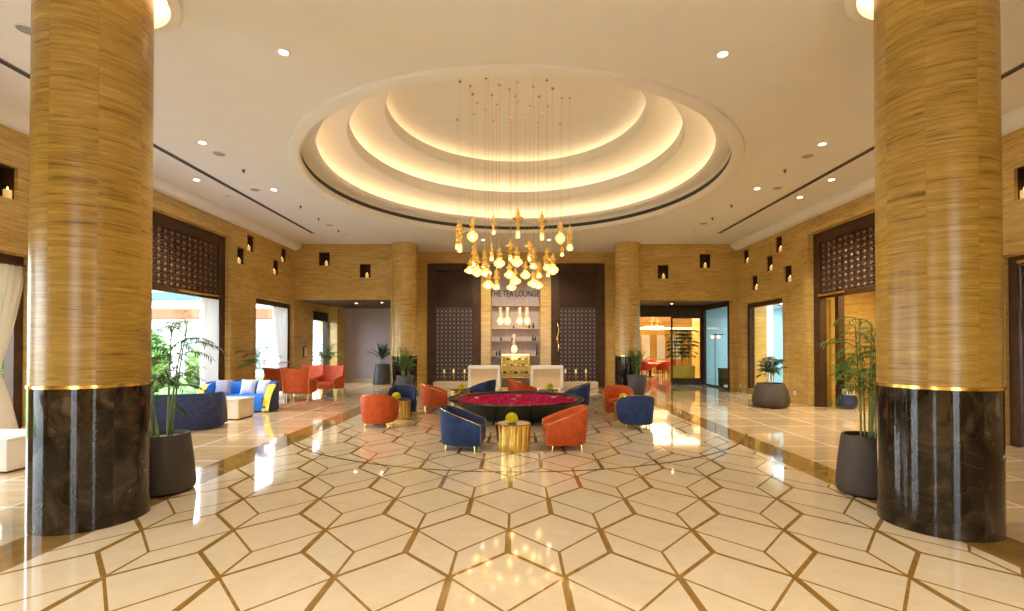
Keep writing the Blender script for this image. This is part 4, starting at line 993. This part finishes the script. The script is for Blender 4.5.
# wall sockets and framed notice
def socket(label, loc, rz):
    t = thing('wall_socket', label, 'socket', loc, rz, 'wall sockets'); MB().box(-.06,.06,-.012,0,-.06,.06).build('plate', M['whitem'], t, smooth=0, bevel=.006); MB().box(-.035,.035,-.016,-.01,-.035,.035).build('insert', M['cream'], t, smooth=0, bevel=.003)
socket('small white wall socket beside the corner, left of the right hand window', (WX,17.80,.22), -PI/2)
socket('small white wall socket beside the wide rounded planter', (WX,14.35,.28), -PI/2)
t = thing('framed_notice', 'small dark framed notice on the stone wall beside the glass vestibule door', 'picture frame', (-WX,18.95,1.45), PI/2)
MB().box(-.17,.17,-.03,0,-.22,.22).build('frame', M['brown'], t, smooth=0, bevel=.008); MB().box(-.13,.13,-.034,-.028,-.18,.18).build('sheet', M['beigep'], t, smooth=0)

# ================================================================ curtains
def curtain(label, x, y0, y1, ztop, zbot, mat, waist=None, folds=9, side=0):
    n = folds*6; rows = []
    for j in range(25):
        z = ztop+(zbot-ztop)*j/24; row = []
        for i in range(n+1):
            u = i/n; k = 1.0
            if waist: k = .62+.38*min(1, abs(z-waist)/(1.4 if z > waist else 1.1))**.8
            yc = y1 if side > 0 else y0
            yy = y0+(y1-y0)*u; yy = yc+(yy-yc)*k
            row.append((.055*math.sin(u*folds*2*PI+.4*math.sin(z*1.1))*(.5+.5*k)+.012*math.sin(u*23+z*1.3), yy, z))
        rows.append(row)
    rows2 = [[(a+.004, b, c) for a, b, c in r] for r in rows]
    t = thing('curtain', label, 'curtain', (x,0,0), 0, 'sheer curtains at the garden windows')
    MB().strip([r+r2[::-1] for r, r2 in zip(rows, rows2)], closed=True).build('cloth', mat, t, smooth=70)
    MB().tube([(0,y0-.05,ztop+.02),(0,y1+.05,ztop+.02)], .014, 8).build('rail', M['brown'], t)
    if waist:
        yc = y1 if side > 0 else y0; w_ = (y1-y0)*.62
        q = yc-w_/2 if side > 0 else yc+w_/2; MB().box(-.075,.075,q-w_/2-.02,q+w_/2+.02,waist-.025,waist+.025).build('tieback', mat, t, smooth=0, bevel=.02)
curtain('cream curtain gathered by a tieback, at the window beyond the near column', -8.30, 7.1, 8.06, 3.02, .03, M['curtain'], 1.3, 9, -1)
curtain('pale sheer curtain at the far end of the tall lattice window', -8.38, 12.75, 13.5, 2.98, .03, M['curtw'], None, 8)
curtain('white sheer curtain tied back at the smaller garden window', -8.40, 16.6, 17.6, 3.05, .03, M['curtw'], 1.1, 7, 1)

# ================================================================ restaurant beyond the entrance
M['red'] = plain('red_leather', (.34,.022,.014), .5, var=.2)
M['cloth'] = plain('peach_tablecloth', (.80,.42,.30), .8)
M['mirror'] = plain('mirror_glass', (.80,.84,.82), .04, 1.0, var=.03)
def dining_chair(label, loc, rz):
    t = thing('dining_chair', label, 'chair', (*loc,0), rz, 'red restaurant chairs')
    P = upath(.56,.52,.26); hf = lambda y: .62+.24*min(1, max(0, (.26-y)/.52))
    ushell(P, .40, hf, 0, .06, .02).build('backrest', M['red'], t, smooth=50); slab(P, .38, .48, .05, .03).build('seat', M['red'], t, smooth=50)
    for x in (-.2,.2):
        for y in (-.18,.2): MB().tube([(x*1.1,y*1.1,0),(x,y,.39)], [.012,.02], 6).build('leg', M['brown'], t)
    return t
def dining_table(label, loc):
    t = thing('dining_table', label, 'table', (*loc,0), 0, 'restaurant tables')
    MB().lathe([(0,.72),(.5,.72),(.52,.735),(.5,.75),(0,.75)], 32).build('top', M['cloth'], t); MB().lathe([(0,0),(.24,0),(.24,.02),(.04,.05),(.04,.72),(0,.72)], 20).build('pedestal', M['brown'], t)
    return t
tabs = [((7.35,26.3),'middle'), ((6.3,28.3),'left'), ((8.75,29.6),'right')]
ft = fc = None
for k, ((x, y), w_) in enumerate(tabs):
    lab = f'{w_} one of three restaurant tables with peach tops'
    if ft is None: ft = dining_table(lab, (x,y))
    else: dup(ft, (x,y,0), 0, lab)
    for j, (a, pl) in enumerate(((232,'front left'),(308,'front right'),(0,'right'),(180,'left'),(90,'far'))):
        p = (x+.84*math.cos(R(a)), y+.84*math.sin(R(a))); rz = R(a)+PI/2
        lab = f'red restaurant chair on the {pl} side of the {w_} peach topped table'
        if fc is None: fc = dining_chair(lab, p, rz)
        else: dup(fc, (*p,0), rz, lab)
M['pane'] = plain('pale_panel', (.78,.84,.86), .3, var=.05)
for k, x in enumerate((9.05,10.1,11.2)):
    t = thing('wall_panel', 'tall pale wall panel with gold frame on the restaurant back wall, '+('leftmost','middle','rightmost')[k], 'wall panel', (x,33.5,1.75), 0, 'restaurant wall panels')
    MB().box(-.36,.36,-.05,0,-1.1,.75).build('frame', M['goldsatin'], t, smooth=0, bevel=.01); MB().box(-.29,.29,-.056,-.045,-1.02,.68).build('sheet', M['pane'], t, smooth=0)
M['dlw'] = emit('warm_ring', (1,.75,.40), 2.5)
tag(MB().box(2.3,12.7,33.1,33.2,2.82,2.94).build('cove_light', M['dlw'], smooth=0), 'long bright light strip high along the restaurant back wall', 'light strip')
for k, (x, y, rr) in enumerate(((7.6,26.5,.5),(8.9,30.0,.5))):
    t = thing('ring_chandelier', ('glowing ring lamp over the nearest restaurant table','glowing ring lamp over the right restaurant table')[k], 'ceiling lamp', (x,y,2.7), 0, 'restaurant ring lamps')
    ring(rr-.03, rr+.03, 0, .05, (0,0,0), 40).build('ring', M['dlw'], t, smooth=0); c = MB()
    for q in range(3): c.tube([(rr*math.cos(q*2.09), rr*math.sin(q*2.09), .05),(0,0,.65)], .006, 5)
    c.build('cable', M['brass'], t)
t = thing('planter_box', 'long yellow planter box behind the dark framed glass of the restaurant entrance', 'planter', (7.38,21.35,0))
MB().box(-.52,.52,-.16,.16,0.02,.80).build('box', M['goldstone'], t, smooth=0, bevel=.01); MB().box(-.48,.48,-.13,.13,.78,.81).build('soil', M['soil'], t, smooth=0)
for k, (x, lab) in enumerate(((7.08,'slender bamboo at the left end of the yellow planter box'),(7.38,'slender bamboo in the middle of the yellow planter box'),(7.68,'slender bamboo at the right end of the yellow planter box'))):
    t = thing('bamboo', lab, 'plant', (x,21.35,.80), 0, 'bamboos in the planter box'); lf, ra = MB(), MB(); g = random.Random(k)
    for q in range(4):
        tx, ty = g.uniform(-.12,.12), g.uniform(-.1,.1); pts = [(tx*f, ty*f, 1.75*f*g.uniform(.95,1)) for f in (0,.25,.5,.75,1)]; MB().tube(pts, .008, 6).build('cane', M['stem'], t)
        for w_ in range(8): f = .25+.75*w_/8; frond(lf, ra, (tx*f,ty*f,1.7*f), g.uniform(0,6.3), .6, .36, 1.2, 8, .2, .04, g.random())
    lf.build('leaves', M['leaf'], t, smooth=0); ra.build('twigs', M['stem'], t)
# floor lamp and console seen through the pale glass
t = thing('floor_lamp', 'black floor lamp with pink globe shades behind the pale blue glass', 'floor lamp', (8.42,20.3,0))
MB().lathe([(0,0),(.16,0),(.16,.02),(.02,.03),(0,.03)], 24).build('base', M['black'], t); MB().tube([(0,0,.02),(0,0,2.1),(.0,0,2.2)], .016, 8).build('pole', M['black'], t); MB().tube([(-.14,0,2.16),(.36,0,2.16)], .018, 8).build('arm', M['black'], t)
M['pinkglobe'] = plain('pink_glass_globe', (.85,.48,.38), .2, emit=(1,.55,.4), es=1.2)
for dx in (-.13,.12): MB().ball((dx,-.05,2.06), .085, 16, 10).build('globe_shade', M['pinkglobe'], t)
t = thing('console_table', 'dark console table behind the pale blue glass', 'console table', (8.62,19.5,0))
MB().box(-.34,.5,-.25,.25,.72,.78).build('top', M['brown'], t, smooth=0, bevel=.006); MB().box(-.32,.48,-.22,.22,.12,.72).build('body', M['brown'], t, smooth=0)
for sx in (-.29,.44): MB().box(sx-.02,sx+.02,-.2,.2,0,.12).build('leg', M['black'], t, smooth=0)

# ================================================================ garden outside the windows
M['grass'] = plain('lawn', (.16,.26,.06), .9, var=.4, scale=4); M['pave'] = plain('garden_paving', (.60,.55,.50), .8, var=.1)
struct(MB().box(-60,-8.7,-20,60,-.2,-.03).build('ground_garden', M['pave'], smooth=0))
struct(MB().box(-20,20,-30,YB-.3,-.2,-.03).build('ground_forecourt', M['pave'], smooth=0))
tag(MB().box(-26,-10.6,2,26.4,-.06,-.028).build('lawn', M['grass'], smooth=0), 'green lawn strip outside the garden windows', 'grass', kind='stuff')
M['bwall'] = plain('white_render', (.75,.76,.78), .8, var=.04); M['terra'] = plain('terracotta_fascia', (.30,.07,.022), .7, var=.12); M['broof'] = plain('blue_awning', (.05,.16,.45), .6); M['bglass'] = plain('garden_window_glass', (.22,.28,.30), .1)
t = thing('garden_pavilion', 'pale garden building with a terracotta eave seen through the garden windows', 'building', (-18,29,0))
MB().box(-12,9.2,0,8,0,3.3).build('walls', M['bwall'], t, smooth=0)
MB().box(-12.6,9.8,-1.0,8.5,3.3,3.85).build('eave', M['terra'], t, smooth=0)
MB().box(-12,9,.6,8,3.85,6.4).build('upper_storey', M['bwall'], t, smooth=0)
MB().box(-11,2.5,.2,.6,4.5,4.95).build('awning', M['broof'], t, smooth=0)
for x in (-11,-8,-5,-2,1,4,7): w_ = MB().box(x,x+1.5,-.03,.05,.3,2.7).build('window', M['bglass'], t, smooth=0)
def shrub(label, loc, r, h, seed):
    g = random.Random(seed); t = thing('garden_shrub', label, 'shrub', (*loc,-.03), 0, 'shrubs outside the garden windows'); lf = MB(); st_ = MB()
    for k in range(6): a = g.uniform(0,6.3); st_.tube([(0,0,0),(.3*r*math.cos(a),.3*r*math.sin(a),h*.4),(.6*r*math.cos(a),.6*r*math.sin(a),h*.8)], .02, 5)
    for k in range(900):
        a = g.uniform(0,6.3); v = g.uniform(-1,1); q = g.uniform(.55,1)**.5; s = math.sqrt(1-v*v)*q; c = Vector((r*s*math.cos(a), r*s*math.sin(a), h*.52+h*.48*v*q))
        E = Euler((g.uniform(-1,1),g.uniform(-1,1),g.uniform(0,6.3))).to_matrix(); L_ = g.uniform(.09,.17)
        lf.add([c+E@Vector(p)*L_ for p in ((0,-1,0),(.4,0,.15),(0,1,0),(-.4,0,.15))], [(0,1,2),(0,2,3)])
    lf.build('foliage', M['leafy'] if seed % 2 else M['leaf'], t, smooth=0); st_.build('branches', M['trunk'], t)
k = 0
for (x, y, r, h) in [(-12.2,15.2,1.0,1.5),(-14.2,17.4,1.2,2.1),(-11.6,18.2,.8,1.2),(-16.4,20.6,1.4,2.5),(-13.4,21.4,1.1,1.8),(-18.8,23.4,1.4,2.8),(-11.4,13.2,.6,1.0),(-13.0,11.6,1.0,1.6),(-14.6,24.4,1.0,1.5)]:
    k += 1; shrub(f'garden shrub outside the windows, {ord_w[k-1]} counting outward from the tall lattice window', (x,y), r, h, k)

# ================================================================ light
def area(name, loc, rot, sx, sy, e, col, portal=False, spread=180):
    l = bpy.data.lights.new(name, 'AREA'); l.shape = 'RECTANGLE'; l.size = sx; l.size_y = sy; l.energy = e; l.color = col
    o = bpy.data.objects.new(name, l); C.objects.link(o); o.location = loc; o.rotation_euler = rot; o['kind'] = 'helper'
    if portal: l.cycles.is_portal = True
    return o
def point(name, loc, e, col, r=.15):
    l = bpy.data.lights.new(name, 'POINT'); l.energy = e; l.color = col; l.shadow_soft_size = r
    o = bpy.data.objects.new(name, l); C.objects.link(o); o.location = loc; o['kind'] = 'helper'
for (y0, y1, z0, z1) in (NEAR2, NEAR, (BIG[0],BIG[1],0,3.0), W2, (19.7,21.2,0,2.8)):
    area('window_daylight', (-WX-.34, (y0+y1)/2, z1/2), (0,-PI/2,0), z1, y1-y0, 1, (1,1,1), True)
for sx in (-3, 3): area('entrance_daylight', (sx,YB-.34,2.15), (PI/2,0,0), 1.4, 4.3, 1, (1,1,1), True)
s = bpy.data.lights.new('sun', 'SUN'); s.energy = 4.5; s.angle = R(.6); s.color = (1,.95,.87)
so = bpy.data.objects.new('sun', s); C.objects.link(so); so.rotation_euler = Vector((-.55,.45,-.75)).to_track_quat('-Z','Y').to_euler(); so['kind'] = 'helper'
w = bpy.data.worlds.new('sky'); bpy.context.scene.world = w; w.use_nodes = True
nt = w.node_tree; bg = nt.nodes['Background']; tc = nt.nodes.new('ShaderNodeTexCoord'); sp = nt.nodes.new('ShaderNodeSeparateXYZ'); cr = nt.nodes.new('ShaderNodeValToRGB')
nt.links.new(tc.outputs['Generated'], sp.inputs[0]); nt.links.new(sp.outputs[2], cr.inputs[0]); nt.links.new(cr.outputs[0], bg.inputs[0])
cr.color_ramp.elements[0].color = (.92,.96,1,1); cr.color_ramp.elements[1].color = (.55,.74,1,1); bg.inputs[1].default_value = 6.5
WARM = (1,.70,.38)
area('restaurant_lamp', (8,27.5,3.3), (0,0,0), 3, 6, 280, (1,.78,.46))
area('corridor_lamp', (11,17.5,3.38), (0,0,0), 1.5, 5, 290, (.82,.93,1))  # cool fill added to brighten the corridor, has no fixture
area('alcove_lamp', (9.7,11.5,3.38), (0,0,0), 1.2, 3, 75, (1,.78,.42))  # warm fill added inside the alcove, stands for no fitting
point('display_lamp', (-.02,18.6,1.25), 5, WARM, .05)

# ================================================================ camera and view
cam = bpy.data.cameras.new('camera'); co = bpy.data.objects.new('camera', cam); C.objects.link(co)
co.location = (0,0,EYE); PITCH = R(.6); co.rotation_euler = (PI/2+PITCH,0,0); cam.sensor_width = 36; cam.lens = 36*F/1024
cam.shift_x = -(CX-512)/1024; cam.shift_y = (CY-F*math.tan(PITCH)-305.5)/1024; cam.clip_end = 300
sc = bpy.context.scene; sc.camera = co
sc.view_settings.view_transform = 'Standard'; sc.view_settings.look = 'None'; sc.view_settings.gamma = 1; sc.view_settings.use_curve_mapping = False
sc.view_settings.exposure = 0.9
try:
    sc.cycles.max_bounces = 10; sc.cycles.diffuse_bounces = 5; sc.cycles.glossy_bounces = 4; sc.cycles.transparent_max_bounces = 12
    sc.cycles.sample_clamp_indirect = 6; sc.cycles.use_denoising = True; sc.cycles.caustics_reflective = False; sc.cycles.caustics_refractive = False
except Exception: pass
